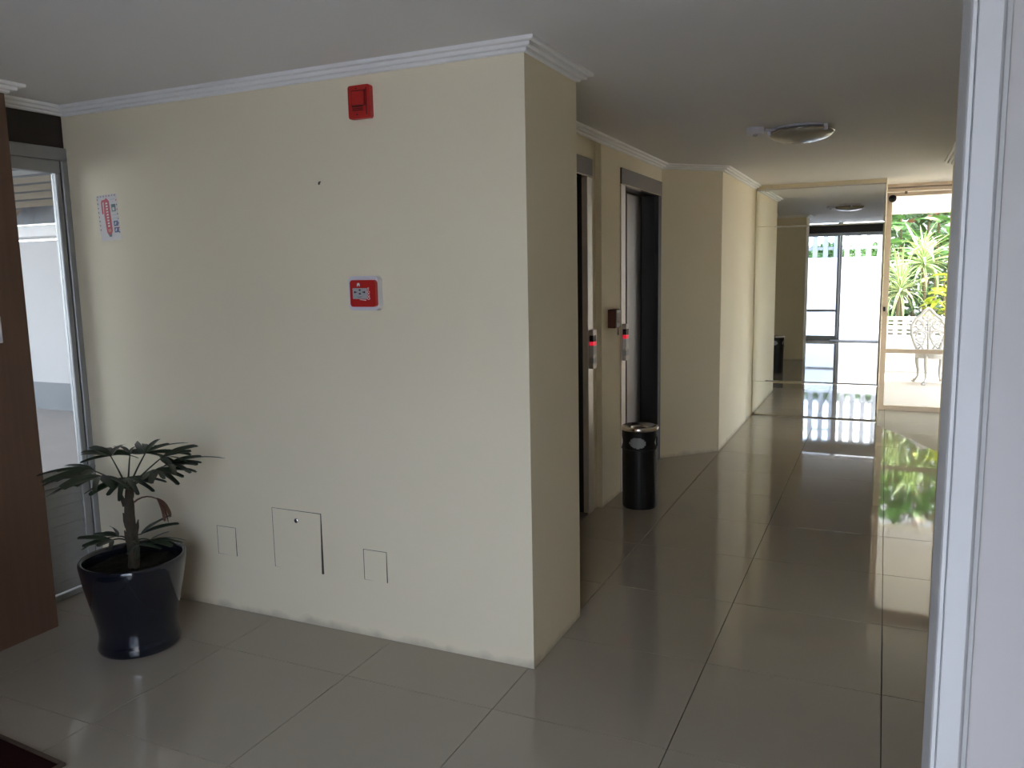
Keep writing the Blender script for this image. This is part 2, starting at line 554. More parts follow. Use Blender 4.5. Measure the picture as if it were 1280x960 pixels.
struct('wall_right', B(0.1035, 2.2, YP, YP + 0.12, 0, ZC), 'pale_wall')
struct('wall_right_side', B(2.05, 2.2, YO, YP, 0, ZC), 'pale_wall')
# unseen storeys above; their height and the right-hand wing are shaped to shade the yards
up = bm_new()
box(up, -4.0, 1.75, YO, 9.90, 2.62, 24.0)
box(up, 1.75, 7.0, YO, 6.8, 2.62, 24.0)
struct('wall_upper_storeys', up, 'ext_white')

# white casing at the end of the partition
cs = bm_new()
prof = [(0.0690, YP + 0.12), (0.0690, YP - 0.004), (0.0705, YP - 0.009), (0.0740, YP - 0.010), (0.0750, YP - 0.007), (0.0760, YP - 0.012),
        (0.0975, YP - 0.012), (0.0995, YP - 0.010), (0.1015, YP - 0.006), (0.1060, YP - 0.004), (0.1070, YP), (0.1040, YP + 0.12)]
prism(cs, prof, 0, ZC)
struct('trim_1', cs, 'white_paint')

# stepped plaster cornice
CP = [(0, ZC), (0.060, ZC), (0.060, ZC - 0.010), (0.057, ZC - 0.014), (0.043, ZC - 0.016), (0.041, ZC - 0.008), (0.037, ZC - 0.008), (0.0365, ZC - 0.026),
      (0.033, ZC - 0.029), (0.021, ZC - 0.030), (0.019, ZC - 0.020), (0.016, ZC - 0.020), (0.0155, ZC - 0.036), (0.012, ZC - 0.040), (0, ZC - 0.042)]
struct('trim_2', sweep(bm_new(), [(-3.44, YG + 0.03), (-3.44, 2.365), (XW, 2.365), (XW, YA), (XA, YA), (XA, YB), (XE - 0.04, YB), (XE - 0.04, 3.8)], CP), 'crown')
struct('trim_3', sweep(bm_new(), [(XE, 3.8), (XE, 6.62), (-1.272, 7.065), (-1.272, YM - 0.02)], CP), 'crown')
struct('trim_4', sweep(bm_new(), [(XR, YP + 0.13), (XR, 7.68), (1.6, 7.68)], CP, side=-1), 'crown')

# ---------------------------------------------------------------- louvred side door on the left (door_1)
d1 = thing('door_1', (XW, 2.60, 0), None, None, kind='structure')
def dpart(nm, y0, y1, z0, z1, x0=-0.05, x1=0.0, m='alu', p=d1, bev=0.003):
    return obj(nm, B(XW + x0, XW + x1, y0, y1, z0, z1, bev), m, p)
dpart('transom_panel', 2.365, YA, 2.235, 2.392, -0.06, -0.015, 'dark_panel')
dpart('frame_head', 2.365, YA, 2.175, 2.238)
dpart('frame_stile', 2.800, YA, 0, 2.175)
dpart('frame_stile', 2.365, 2.400, 0, 2.175)
dpart('sash_rail', 2.400, 2.7965, 2.115, 2.175, -0.045, -0.008)
dpart('sash_stile', 2.768, 2.7965, 0.655, 2.115, -0.045, -0.008)
dpart('sash_stile', 2.752, 2.7965, 0.03, 0.575, -0.045, -0.008)
dpart('sash_stile', 2.400, 2.430, 0.03, 2.115, -0.045, -0.008)
dpart('gasket', 2.7968, 2.8000, 0.03, 2.175, -0.045, -0.012, 'rubber', bev=0)
dpart('sash_rail', 2.430, 2.7965, 0.575, 0.655, -0.045, -0.006)
dpart('sash_rail', 2.400, 2.7965, 0.0, 0.03, -0.045, -0.006)
dpart('glass_pane', 2.430, 2.768, 0.655, 2.115, -0.030, -0.025, 'glass', bev=0)
for k in range(11):
    z = 0.052 + k * 0.0485
    bm = bm_new()
    prism_y(bm, [(XW - 0.040, z + 0.040), (XW - 0.036, z + 0.043), (XW - 0.010, z - 0.012), (XW - 0.014, z - 0.015)], 2.430, 2.752)
    obj('louvre_slat', bm, 'alu', d1)

# ---------------------------------------------------------------- lifts (door_2, door_3)
def lift(nm, y0, y1, xf, far_jamb):
    r = thing(nm, (xf, (y0 + y1) / 2, 0), None, None, kind='structure')
    xi = xf - REC
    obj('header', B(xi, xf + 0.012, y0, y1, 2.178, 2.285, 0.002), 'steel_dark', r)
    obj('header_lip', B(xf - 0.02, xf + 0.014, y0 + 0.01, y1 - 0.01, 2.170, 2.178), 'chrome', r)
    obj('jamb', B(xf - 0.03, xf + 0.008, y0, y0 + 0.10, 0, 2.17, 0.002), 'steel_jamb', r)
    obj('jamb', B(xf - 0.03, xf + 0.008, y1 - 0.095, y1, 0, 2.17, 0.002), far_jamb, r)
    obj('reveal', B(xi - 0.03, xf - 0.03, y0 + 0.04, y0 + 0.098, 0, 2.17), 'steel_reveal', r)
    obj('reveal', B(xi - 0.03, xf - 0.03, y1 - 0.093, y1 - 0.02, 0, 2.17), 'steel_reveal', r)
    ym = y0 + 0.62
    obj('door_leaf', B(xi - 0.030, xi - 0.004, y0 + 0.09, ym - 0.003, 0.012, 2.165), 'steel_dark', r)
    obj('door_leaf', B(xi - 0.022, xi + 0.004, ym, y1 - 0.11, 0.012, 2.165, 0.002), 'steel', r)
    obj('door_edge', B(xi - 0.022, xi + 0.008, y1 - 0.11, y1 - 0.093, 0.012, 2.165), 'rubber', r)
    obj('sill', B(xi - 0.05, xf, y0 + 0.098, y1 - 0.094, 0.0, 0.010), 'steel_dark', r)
    return r
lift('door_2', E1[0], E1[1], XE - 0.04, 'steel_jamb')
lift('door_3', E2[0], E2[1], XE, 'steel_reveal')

def call_panel(label, y0, y1, z0, z1, xf):
    r = thing('elevator_call_panel', (xf, (y0 + y1) / 2, z0), label, 'call panel', 'call panels on the lift jambs')
    obj('face_plate', B(xf, xf + 0.030, y0, y1, z0, z1, 0.002), 'steel_light', r)
    yc = (y0 + y1) / 2
    w = (y1 - y0) * 0.32
    # the front (facing the corridor) and the edge that faces the lobby both show the window
    def win(nm, a, b, m, e=0.0015):
        obj(nm, B(xf + 0.006, xf + 0.030 + e, y0 - e, yc + w, a, b), m, r)
    h = z1 - z0
    win('display_window', z0 + h * 0.70, z0 + h * 0.86, 'rubber')
    win('red_indicator', z0 + h * 0.60, z0 + h * 0.70, 'led_red')
    win('white_glow_plate', z0 + h * 0.32, z0 + h * 0.60, 'print_white')  # white colour stands in for the glow below the red light
    win('key_switch', z0 + h * 0.14, z0 + h * 0.28, 'grey_plate', 0.002)
    return r
call_panel('steel lift call panel with red light on the nearer lift, beside the wall corner', 4.905, 4.975, 0.965, 1.215, XE - 0.04 + 0.008)
call_panel('steel lift call panel with red light beside the farther lift, right of the maroon box', 5.500, 5.570, 0.955, 1.215, XE + 0.008)

# ---------------------------------------------------------------- mirror on the end wall
mr = thing('wall_mirror', (-0.64, YM, 0), 'floor-to-ceiling mirror of three stacked panes at the corridor end', 'mirror')
def pane(z0, z1):
    bm = bm_new()
    x0, x1 = -1.262, -0.030
    bw_, bd = 0.012, 0.0012
    yb, yf, ye = YM + 0.010, YM + 0.004, YM + 0.004 + bd
    def rect(a, y): return [bm.verts.new(v) for v in ((x0 + a, y, z0 + a), (x1 - a, y, z0 + a), (x1 - a, y, z1 - a), (x0 + a, y, z1 - a))]
    bk, e, f = rect(0, yb), rect(0, ye), rect(bw_, yf)
    bm.faces.new(f); bm.faces.new(bk[::-1])
    for k in range(4):
        j = (k + 1) % 4
        bm.faces.new((bk[k], bk[j], e[j], e[k])); bm.faces.new((e[k], e[j], f[j], f[k]))
    return obj('mirror_pane', bm, 'mirror', mr)
pane(0.006, 0.369); pane(0.373, 2.003); pane(2.007, 2.374)
obj('top_channel', B(-1.252, -0.030, YM - 0.002, YM + 0.012, 2.376, 2.386), 'chrome', mr)

# ---------------------------------------------------------------- sliding garden door (door_4)
d4 = thing('door_4', (0.47, YD, 0), None, None, kind='structure')
def gpart(nm, x0, x1, z0, z1, y0=-0.02, y1=0.025, m='alu_beige', bev=0.002):
    return obj(nm, B(x0, x1, YD + y0, YD + y1, z0, z1, bev), m, d4)
gpart('head_track', -0.02, 1.62, 2.395, ZC, -0.06, 0.06)
gpart('head_track', -0.02, 1.62, 2.352, 2.385, -0.05, 0.05)
gpart('track_lip', -0.02, 1.62, 2.385, 2.395, -0.02, 0.02, 'white_paint')
gpart('top_rail', 0.035, 0.90, 2.305, 2.345)
gpart('stile', -0.02, 0.035, 0.0, 2.345, -0.03, 0.03)
gpart('stile', 0.90, 0.96, 0.0, 2.345, -0.03, 0.03)
gpart('mid_rail', 0.035, 0.90, 0.630, 0.675)
gpart('bottom_rail', 0.035, 0.90, 0.0, 0.052)
gpart('glass_pane', 0.035, 0.90, 0.675, 2.305, 0.0, 0.005, 'glass', 0)
gpart('glass_pane', 0.035, 0.90, 0.052, 0.630, 0.0, 0.005, 'glass', 0)
gpart('top_rail', 0.96, 1.57, 2.305, 2.345)  # unseen right leaf from here, added to bring more light into the corridor
gpart('stile', 1.57, 1.62, 0.0, 2.345, -0.03, 0.03)
gpart('mid_rail', 0.96, 1.57, 0.630, 0.675)
gpart('bottom_rail', 0.96, 1.57, 0.0, 0.052)
gpart('glass_pane', 0.96, 1.57, 0.675, 2.305, 0.0, 0.005, 'glass', 0)
gpart('glass_pane', 0.96, 1.57, 0.052, 0.630, 0.0, 0.005, 'glass', 0)
gpart('lock', -0.010, 0.012, 1.085, 1.135, -0.045, -0.03, 'rubber')
gpart('track_roller', 0.15, 0.175, 2.325, 2.36, -0.032, -0.02, 'steel_dark')

cm = thing('door_sensor', (0.035, YD - 0.05, 2.25), 'small black dome sensor at the top corner of the garden door', 'sensor')
bm = bm_new()
lathe(bm, [(0.010, 0.0), (0.030, 0.004), (0.038, 0.018), (0.038, 0.042), (0.030, 0.056), (0.010, 0.060)], 0, 0, 20)
bmesh.ops.rotate(bm, verts=bm.verts, cent=(0, 0, 0.03), matrix=Matrix.Rotation(math.radians(70), 3, 'X'))
obj('housing', bm, 'black', cm, local=True, smooth=True)
obj('bracket', B(-0.045, -0.005, -0.002, 0.028, 0.020, 0.045), 'white_paint', cm, local=True)

# ---------------------------------------------------------------- entrance glazing behind the camera (window_1) seen in the mirror
w1 = thing('window_1', (-1.0, YG, 0), None, None, kind='structure')
def epart(nm, x0, x1, z0, z1, y0=-0.03, y1=0.02, m='alu', bev=0.002):
    return obj(nm, B(x0, x1, YG + y0, YG + y1, z0, z1, bev), m, w1)
epart('transom_panel', -1.70, 0.14, 2.26, ZC, -0.06, 0.03, 'dark_panel')
epart('head_rail', -1.70, 0.14, 2.19, 2.26)
edges = [-1.70, -0.945]
for k in range(1):
    a, b_ = edges[k], edges[k + 1]
    epart('stile', a, a + 0.045, 0, 2.19)
    epart('stile', b_ - 0.0, b_ + 0.045, 0, 2.19) if k == 0 else None
    epart('mid_rail', a + 0.045, b_, 0.60, 0.65)
    epart('bottom_rail', a + 0.045, b_, 0.0, 0.09)
    epart('glass_pane', a + 0.045, b_, 0.65, 2.19, -0.008, -0.003, 'glass_blue', 0)
    epart('glass_pane', a + 0.045, b_, 0.09, 0.60, -0.008, -0.003, 'glass_blue', 0)
epart('sliding_leaf_stile', -0.900, -0.855, 0.0, 2.19, -0.07, -0.035)
epart('threshold', -0.945, 0.14, 0.0, 0.012, -0.06, 0.05, 'steel_dark')
struct('wall_entrance_right', B(0.14, 2.05, YG - 0.08, YG + 0.03, 0, ZC), 'pale_wall')
struct('wall_entrance_left', B(-3.44, -1.70, YG - 0.08, YG + 0.03, 0, ZC), 'wood')

em = thing('entrance_mat', (-0.42, -0.42, 0), 'flat dark rubber mat at the entrance, seen in the mirror', 'mat')
obj('mat_body', B(-1.02, 0.05, -0.64, -0.20, 0.0, 0.012, 0.003), 'rubber', em)

# ---------------------------------------------------------------- fittings on the cream wall
def aw(x, z, dep):
    """point of the wall plane moved on to a face that stands dep in front of it"""
    s = (YA - dep) / YA
    return x * s, CAM_H + (z - CAM_H) * s

# red sounder
x0, z0 = aw(-2.014, 2.222, 0.025); x1, z1 = aw(-1.909, 2.352, 0.025)
al = thing('fire_alarm_sounder', ((x0 + x1) / 2, YA, z0), 'red rectangular fire alarm sounder high on the cream wall', 'fire alarm')
bm = prism_y(bm_new(), rrect(x0, x1, z0, z1, 0.010), YA - 0.024, YA)
obj('housing', bm, 'red', al)
bm = prism_y(bm_new(), rrect(x0 + 0.022, x1 - 0.026, z0 + 0.052, z1 - 0.024, 0.004), YA - 0.030, YA - 0.024)
obj('raised_lens', bm, 'red', al)
for dz in (0, 0.007, 0.014):
    obj('sound_slot', B(x0 + 0.020, x1 - 0.034, YA - 0.0252, YA - 0.0238, z0 + 0.030 + dz, z0 + 0.034 + dz), 'red_dark', al)
for zz in (z0 + 0.016, z1 - 0.012):
    bm = bm_new()
    lathe(bm, [(0.0035, -0.0015), (0.0035, 0.0015)], 0, 0, 10)
    bmesh.ops.rotate(bm, verts=bm.verts, cent=(0, 0, 0), matrix=Matrix.Rotation(math.pi / 2, 3, 'X'))
    bmesh.ops.translate(bm, verts=bm.verts, vec=(x0 + 0.042, YA - 0.0245, zz))
    obj('screw', bm, 'red_dark', al)
obj('side_rib', B(x1 - 0.018, x1 - 0.014, YA - 0.0255, YA - 0.0240, z0 + 0.012, z1 - 0.012), 'red_dark', al)

bm = bm_new()
for q in ((x0 + 0.017, x0 + 0.021, z0 + 0.048, z1 - 0.019), (x1 - 0.025, x1 - 0.021, z0 + 0.048, z1 - 0.019), (x0 + 0.021, x1 - 0.025, z1 - 0.023, z1 - 0.019), (x0 + 0.021, x1 - 0.025, z0 + 0.048, z0 + 0.052)):
    box(bm, q[0], q[1], YA - 0.0252, YA - 0.0238, q[2], q[3])
obj('lens_groove', bm, 'red_dark', al)
# fire call point
x0, z0 = aw(-2.047, 1.462, 0.052); x1, z1 = aw(-1.920, 1.573, 0.052)
cp = thing('fire_call_point', ((x0 + x1) / 2, YA, z0), 'red square manual fire call point on a white back box', 'fire call point')
bx0, bz0 = aw(-2.042, 1.448, 0.02); bx1, bz1 = aw(-1.897, 1.590, 0.02)
bm = prism_y(bm_new(), rrect(bx0, bx1, bz0, bz1, 0.020), YA - 0.034, YA)
obj('back_box', bm, 'white_plastic', cp)
bm = prism_y(bm_new(), rrect(x0, x1, z0, z1, 0.013), YA - 0.052, YA - 0.034)
obj('red_cover', bm, 'red', cp)
W, Hh = x1 - x0, z1 - z0
yf = YA - 0.0525
obj('press_plate', B(x0 + W * 0.12, x0 + W * 0.67, yf - 0.002, yf + 0.001, z0 + Hh * 0.30, z0 + Hh * 0.70), 'grey_plate', cp)
def flat(nm, pts, m, p, y):
    bm = bm_new()
    prism_y(bm, pts, y - 0.0006, y)
    return obj(nm, bm, m, p)
yq = yf - 0.002
cz = z0 + Hh * 0.555
for s, cx in ((1, x0 + W * 0.24), (-1, x0 + W * 0.55)):
    flat('arrow_mark', [(cx - s * W * 0.06, cz - 0.005), (cx + s * W * 0.07, cz), (cx - s * W * 0.06, cz + 0.004)], 'print_black', cp, yq)
for dz in (0.075, -0.06):
    flat('dot_mark', rrect(x0 + W * 0.365, x0 + W * 0.445, cz + Hh * dz - 0.003, cz + Hh * dz + 0.003, 0.0025), 'print_black', cp, yq)
flat('wave_mark', [(x0 + W * 0.24, z0 + Hh * 0.385), (x0 + W * 0.40, z0 + Hh * 0.36), (x0 + W * 0.52, z0 + Hh * 0.39), (x0 + W * 0.40, z0 + Hh * 0.375)], 'print_black', cp, yq)
# small white house-and-flame pictogram
hx, hzz = x0 + W * 0.345, z0 + Hh * 0.83
flat('pictogram', [(hx - 0.007, hzz - 0.007), (hx - 0.0035, hzz - 0.007), (hx - 0.0025, hzz - 0.002), (hx + 0.0025, hzz - 0.002), (hx + 0.0035, hzz - 0.007), (hx + 0.007, hzz - 0.007), (hx + 0.006, hzz + 0.004), (hx + 0.003, hzz + 0.007), (hx - 0.003, hzz + 0.007), (hx - 0.006, hzz + 0.004)], 'print_white', cp, yf)
flat('dash_mark', [(x0 + W * 0.37, z0 + Hh * 0.265), (x0 + W * 0.63, z0 + Hh * 0.235), (x0 + W * 0.63, z0 + Hh * 0.265), (x0 + W * 0.40, z0 + Hh * 0.278)], 'print_white', cp, yf)
for k, ch in enumerate('FOGO'):
    mw = Matrix.Translation(Vector((x0 + W * 0.735, yf - 0.0006, z0 + Hh * (0.66 - 0.115 * k))) - Vector(cp.location)) @ Matrix.Rotation(math.pi / 2, 4, 'X')
    text('letter', ch, 0.0165, 'print_white', cp, mw)

# printed sticker
st = thing('wall_sticker', (-3.45, YA, 1.79), 'narrow printed sticker with a red band and dotted border near the left wall corner', 'sticker')
def sp(u, v):      # u 0..1 left-right, v 0..1 bottom-top, leaning with the sticker
    return (-3.519 + 0.137 * u + 0.012 * (1 - v), 1.787 + 0.218 * v + 0.006 * u - 0.006)
def sflat(nm, uv, m, lift_=0.0008):
    bm = bm_new()
    prism_y(bm, [sp(*q) for q in uv], YA - lift_, YA)
    return obj(nm, bm, m, st)
sflat('backing', [(0, 0), (1, 0), (1, 1), (0, 1)], 'sticker', 0.0006)
sflat('red_band', [(0.34, 0.18), (0.40, 0.13), (0.55, 0.13), (0.62, 0.20), (0.62, 0.50), (0.60, 0.86), (0.48, 0.93), (0.34, 0.87), (0.30, 0.55)], 'print_red', 0.0012)
sflat('red_hook', [(0.20, 0.58), (0.27, 0.60), (0.27, 0.84), (0.40, 0.86), (0.40, 0.90), (0.24, 0.89), (0.20, 0.84)], 'print_red', 0.0010)
sflat('teal_mark', [(0.70, 0.62), (0.90, 0.62), (0.90, 0.78), (0.70, 0.78)], 'print_teal', 0.0010)
sflat('pale_mark', [(0.74, 0.64), (0.84, 0.64), (0.84, 0.71), (0.74, 0.71)], 'sticker', 0.0014)
for v in (0.16, 0.30):
    sflat('navy_mark', [(0.72, v), (0.94, v), (0.94, v + 0.115), (0.72, v + 0.115)], 'print_blue', 0.0010)
    sflat('pale_mark', [(0.76, v + 0.03), (0.82, v + 0.03), (0.86, v + 0.09), (0.80, v + 0.09)], 'sticker', 0.0014)
for v in (0.54, 0.88, 0.47):
    sflat('grey_line', [(0.70, v), (0.92, v), (0.92, v + 0.012), (0.70, v + 0.012)], 'grey_plate', 0.0010)
for k in range(9):
    v = 0.30 + k * 0.062
    sflat('letter_mark', [(0.42, v), (0.52, v), (0.52, v + 0.034), (0.44, v + 0.034)], 'print_white', 0.0016)
sflat('square_mark', [(0.42, 0.19), (0.55, 0.19), (0.55, 0.25), (0.42, 0.25)], 'pink', 0.0016)
sflat('tip_mark', [(0.44, 0.08), (0.54, 0.08), (0.58, 0.13), (0.40, 0.13)], 'print_teal', 0.0010)
for k in range(8):
    for uv in ((0.04, 0.25 + k * 0.095), (0.96, 0.16 + k * 0.10)):
        u, v = uv
        if v > 0.96: continue
        sflat('border_dot', [(u - 0.022, v - 0.015), (u + 0.022, v - 0.012), (u + 0.02, v + 0.016), (u - 0.02, v + 0.012)], 'print_red' if k % 2 else 'print_black', 0.0010)
for k in range(7):
    u = 0.08 + k * 0.14
    sflat('border_dot', [(u - 0.022, 0.955), (u + 0.022, 0.96), (u + 0.02, 0.985), (u - 0.02, 0.98)], 'print_red' if k % 2 else 'print_black', 0.0010)

# covers low on the wall
def cover(label, x0, x1, z0, z1, nm, cat, tilt=0.0, knob=None):
    r = thing(nm, ((x0 + x1) / 2, YA, z0), label, cat)
    obj('painted_shadow_gap', B(x0 - 0.0048, x1 + 0.0016, YA - 0.0008, YA, z0 - 0.0022, z1 + 0.0014), 'grout', r)  # dark sheet behind the plate, paints the shadow line along its edges
    bm = bm_new()
    vs = []
    for (x, z) in ((x0, z0), (x1, z0), (x1, z1), (x0, z1)):
        vs.append((x, z, 0.0012 + tilt * (x - x0) / (x1 - x0) * (1.3 - (z - z0) / (z1 - z0))))
    fr = [bm.verts.new((x, YA - d - 0.0022, z)) for x, z, d in vs]
    bk = [bm.verts.new((x, YA - d, z)) for x, z, d in vs]
    bm.faces.new(fr); bm.faces.new(bk[::-1])
    for k in range(4):
        j = (k + 1) % 4
        bm.faces.new((fr[k], bk[k], bk[j], fr[j]))
    obj('plate', bm, 'cream', r)
    if knob:
        bm = bm_new()
        lathe(bm, [(0.011, 0), (0.011, 0.004), (0.008, 0.006), (0.004, 0.006), (0.004, 0.003)], 0, 0, 16)
        bmesh.ops.rotate(bm, verts=bm.verts, cent=(0, 0, 0), matrix=Matrix.Rotation(math.pi / 2, 3, 'X'))
        bmesh.ops.translate(bm, verts=bm.verts, vec=(knob[0], YA - 0.0050 - tilt * 0.3, knob[1]))
        obj('lock', bm, 'chrome', r, smooth=False)
        obj('keyhole', B(knob[0] - 0.0035, knob[0] + 0.0035, YA - 0.0118 - tilt * 0.3, YA - 0.0100 - tilt * 0.3, knob[1] - 0.0035, knob[1] + 0.0035), 'rubber', r)
    return r
cover('large cream square access hatch with a small round lock', -2.537, -2.262, 0.255, 0.535, 'access_hatch', 'hatch', 0.010, (-2.395, 0.492))
cover('small square cover plate to the right of the access hatch', -2.036, -1.920, 0.264, 0.400, 'cover_plate', 'cover plate', 0.003)
cover('small square cover plate between the palm pot and the access hatch', -2.884, -2.772, 0.272, 0.409, 'cover_plate', 'cover plate', 0.002)
bm = bm_new()
tube(bm, [(0, 0, 0), (0.002, -0.010, -0.003), (0.006, -0.016, -0.010)], [0.0035, 0.003, 0.004], 8)
tag(obj('wall_screw', bm, 'black', shift=None), 'tiny bent dark screw in the cream wall', 'screw').location = (-2.173, YA, 1.984)

# maroon emergency box with hanging key
mb = thing('emergency_key_box', (XE, 5.24, 1.19), 'small maroon metal box between the two lift doors', 'key box')
obj('box_body', B(XE, XE + 0.055, 5.195, 5.300, 1.205, 1.330, 0.006, 2), 'maroon_box', mb)
obj('front_bezel', B(XE + 0.055, XE + 0.061, 5.200, 5.297, 1.210, 1.326, 0.002), 'steel_dark', mb)
obj('window_plate', B(XE + 0.061, XE + 0.063, 5.222, 5.280, 1.238, 1.308), 'maroon_box', mb)
bm = bm_new(); tube(bm, [(XE + 0.045, 5.282, 1.206), (XE + 0.046, 5.283, 1.19), (XE + 0.047, 5.283, 1.155)], [0.002, 0.003, 0.005], 6)
obj('hanging_key', bm, 'key', mb)

# wall switch on the wood panelling
sw = thing('light_switch', (-3.44, 2.21, 1.335), 'pale light switch plate at the left edge on brown wood panelling', 'switch')
bm = bm_new()
box(bm, -3.44, -3.431, 2.165, 2.243, 1.335, 1.450, 0.004, 2)
obj('face_plate', bm, 'white_plastic', sw)
obj('rocker', B(-3.431, -3.427, 2.190, 2.216, 1.370, 1.415, 0.002), 'white_plastic', sw)

# ---------------------------------------------------------------- ceiling lamp
LX, LY = -0.50, 5.36
lp = thing('ceiling_lamp', (LX, LY, ZC), 'round flush ceiling lamp with a domed frosted glass shade, unlit', 'ceiling lamp')
bm = bm_new(); lathe(bm, [(0.150, ZC), (0.152, ZC - 0.012), (0.120, ZC - 0.020)], LX, LY, 40)
obj('base_plate', bm, 'white_plastic', lp, smooth=False)
prof = []
for k in range(12):
    a = math.radians(90 * k / 11)
    prof.append((0.186 * math.cos(a) + 0.0005, ZC - 0.034 - 0.058 * math.sin(a)))
bm = bm_new(); lathe(bm, [(0.170, ZC - 0.024), (0.184, ZC - 0.028)] + prof[:-1] + [(0.004, prof[-1][1])], LX, LY, 48)
obj('glass_shade', bm, 'glass_dome', lp, smooth=True)
bm = bm_new(); tube(bm, [(LX + 0.186 * math.cos(a), LY + 0.186 * math.sin(a), ZC - 0.030) for a in [2 * math.pi * k / 48 for k in range(48)]], 0.0045, 8, closed=True)
obj('rim', bm, 'chrome', lp, smooth=True)
for a in (math.radians(200), math.radians(320), math.radians(80)):
    px, py = LX + 0.190 * math.cos(a), LY + 0.190 * math.sin(a)
    obj('retaining_clip', B(px - 0.012, px + 0.012, py - 0.008, py + 0.008, ZC - 0.045, ZC - 0.010, 0.002), 'white_plastic', lp)
sn = thing('ceiling_sensor', (-0.755, 5.24, ZC), 'small round white sensor on the ceiling left of the lamp', 'sensor')
bm = bm_new(); lathe(bm, [(0.052, ZC), (0.052, ZC - 0.030), (0.046, ZC - 0.038), (0.020, ZC - 0.040)], -0.755, 5.24, 28)
obj('sensor_housing', bm, 'white_plastic', sn)
bm = bm_new(); lathe(bm, [(0.016, ZC - 0.040), (0.016, ZC - 0.048), (0.008, ZC - 0.052)], -0.755, 5.24, 16)
obj('sensor_lens', bm, 'grey_plate', sn)
bm = bm_new(); tube(bm, [(-0.703, 5.262, ZC - 0.014), (-0.66, 5.285, ZC - 0.016), (-0.645, 5.292, ZC - 0.014)], 0.010, 8)
obj('conduit', bm, 'white_plastic', sn)

# ---------------------------------------------------------------- litter bin
BX, BY = -1.462, 5.215
bn = thing('litter_bin', (BX, BY, 0), 'black cylindrical litter bin with a steel ashtray top by the farther lift', 'bin')
bm = bm_new(); lathe(bm, [(0.112, 0), (0.116, 0.012), (0.118, 0.40)], BX, BY, 40)
obj('body', bm, 'black', bn, smooth=False)
# upper sleeve with a lens-shaped mouth cut through it on two sides
bm = bm_new()
seg, rows = 72, 24
za, zb = 0.40, 0.535
def mouth(a, z):
    for c0 in (math.radians(-82), math.radians(8), math.radians(98), math.radians(188)):
        d = (a - c0 + math.pi) % (2 * math.pi) - math.pi
        if abs(d) < 0.46 and abs(z - 0.455) < 0.036 * (1 - (d / 0.46) ** 2) ** 0.5: return True
    return False
g = [[bm.verts.new((BX + 0.1195 * math.cos(2 * math.pi * k / seg), BY + 0.1195 * math.sin(2 * math.pi * k / seg), za + (zb - za) * r / rows)) for k in range(seg)] for r in range(rows + 1)]
for r in range(rows):
    for k in range(seg):
        if not mouth(2 * math.pi * (k + 0.5) / seg, za + (zb - za) * (r + 0.5) / rows):
            bm.faces.new((g[r][k], g[r][(k + 1) % seg], g[r + 1][(k + 1) % seg], g[r + 1][k]))
obj('sleeve', bm, 'black', bn, smooth=True)
bm = bm_new(); lathe(bm, [(0.108, 0.40), (0.108, 0.53)], BX, BY, 40, False, False)
obj('inner_liner', bm, 'grey_plate', bn, smooth=True)
bm = bm_new(); tube(bm, [(BX + 0.1205 * math.cos(a), BY + 0.1205 * math.sin(a), 0.404) for a in [2 * math.pi * k / 48 for k in range(48)]], 0.0035, 6, closed=True)
obj('sleeve_ring', bm, 'black', bn, smooth=True)
bm = bm_new(); lathe(bm, [(0.123, 0.530), (0.126, 0.538), (0.125, 0.550), (0.112, 0.556), (0.060, 0.545), (0.050, 0.530), (0.004, 0.528)], BX, BY, 48)
obj('ashtray_top', bm, 'chrome', bn, smooth=False)
bm = bm_new(); lathe(bm, [(0.046, 0.531), (0.044, 0.537), (0.004, 0.538)], BX, BY, 24)
obj('ash_dish', bm, 'steel_dark', bn)

# ---------------------------------------------------------------- floor mat in the near left corner
fm = thing('floor_mat', (-2.95, 1.30, 0), 'dark maroon floor mat with a brown bound edge in the near left corner', 'mat', rz=math.radians(-4))
obj('pile', B(-0.46, 0.50, -0.40, 0.355, 0.0, 0.012, 0.003), 'mat', fm, local=True)
obj('binding', B(-0.46, 0.50, 0.355, 0.372, 0.0, 0.013, 0.003), 'mat_edge', fm, local=True)
obj('binding', B(0.50, 0.517, -0.40, 0.372, 0.0, 0.013, 0.003), 'mat_edge', fm, local=True)

# ---------------------------------------------------------------- potted palm
PX, PY = -2.93, 2.385
pp = thing('potted_palm', (PX, PY, 0), 'broad-leaved lady palm in a dark navy glazed pot in the left corner', 'plant')
wob = lambda a, z: 0.012 * math.sin(3 * a + 9 * z) * min(1, z * 6)
prof = [(0.150, 0.0), (0.166, 0.006), (0.170, 0.020), (0.164, 0.045), (0.160, 0.075), (0.164, 0.115), (0.175, 0.175), (0.190, 0.240), (0.204, 0.305), (0.213, 0.360),
        (0.217, 0.385), (0.217, 0.398), (0.211, 0.405), (0.201, 0.402), (0.197, 0.390), (0.195, 0.330)]
bm = bm_new(); lathe(bm, prof, 0, 0, 64, True, False, wob)
obj('pot', bm, 'pot', pp, local=True, smooth=True)
bm = bm_new()
rings = []
for rr in (0.001, 0.05, 0.10, 0.15, 0.193):
    rings.append([bm.verts.new((rr * math.cos(a), rr * math.sin(a), 0.352 + random.uniform(-0.006, 0.010))) for a in [2 * math.pi * k / 36 for k in range(36)]])
for a, b_ in zip(rings, rings[1:]):
    for k in range(36):
        bm.faces.new((a[k], a[(k + 1) % 36], b_[(k + 1) % 36], b_[k]))
obj('soil', bm, 'soil', pp, local=True)
bm = bm_new()
tube(bm, [(0.0, -0.005, 0.33), (0.004, 0, 0.40), (-0.004, 0.004, 0.46), (0.004, 0, 0.52), (0.000, 0, 0.58), (0.004, 0, 0.64), (0.004, 0, 0.70)],
     [0.027, 0.023, 0.027, 0.020, 0.021, 0.017, 0.010], 14)
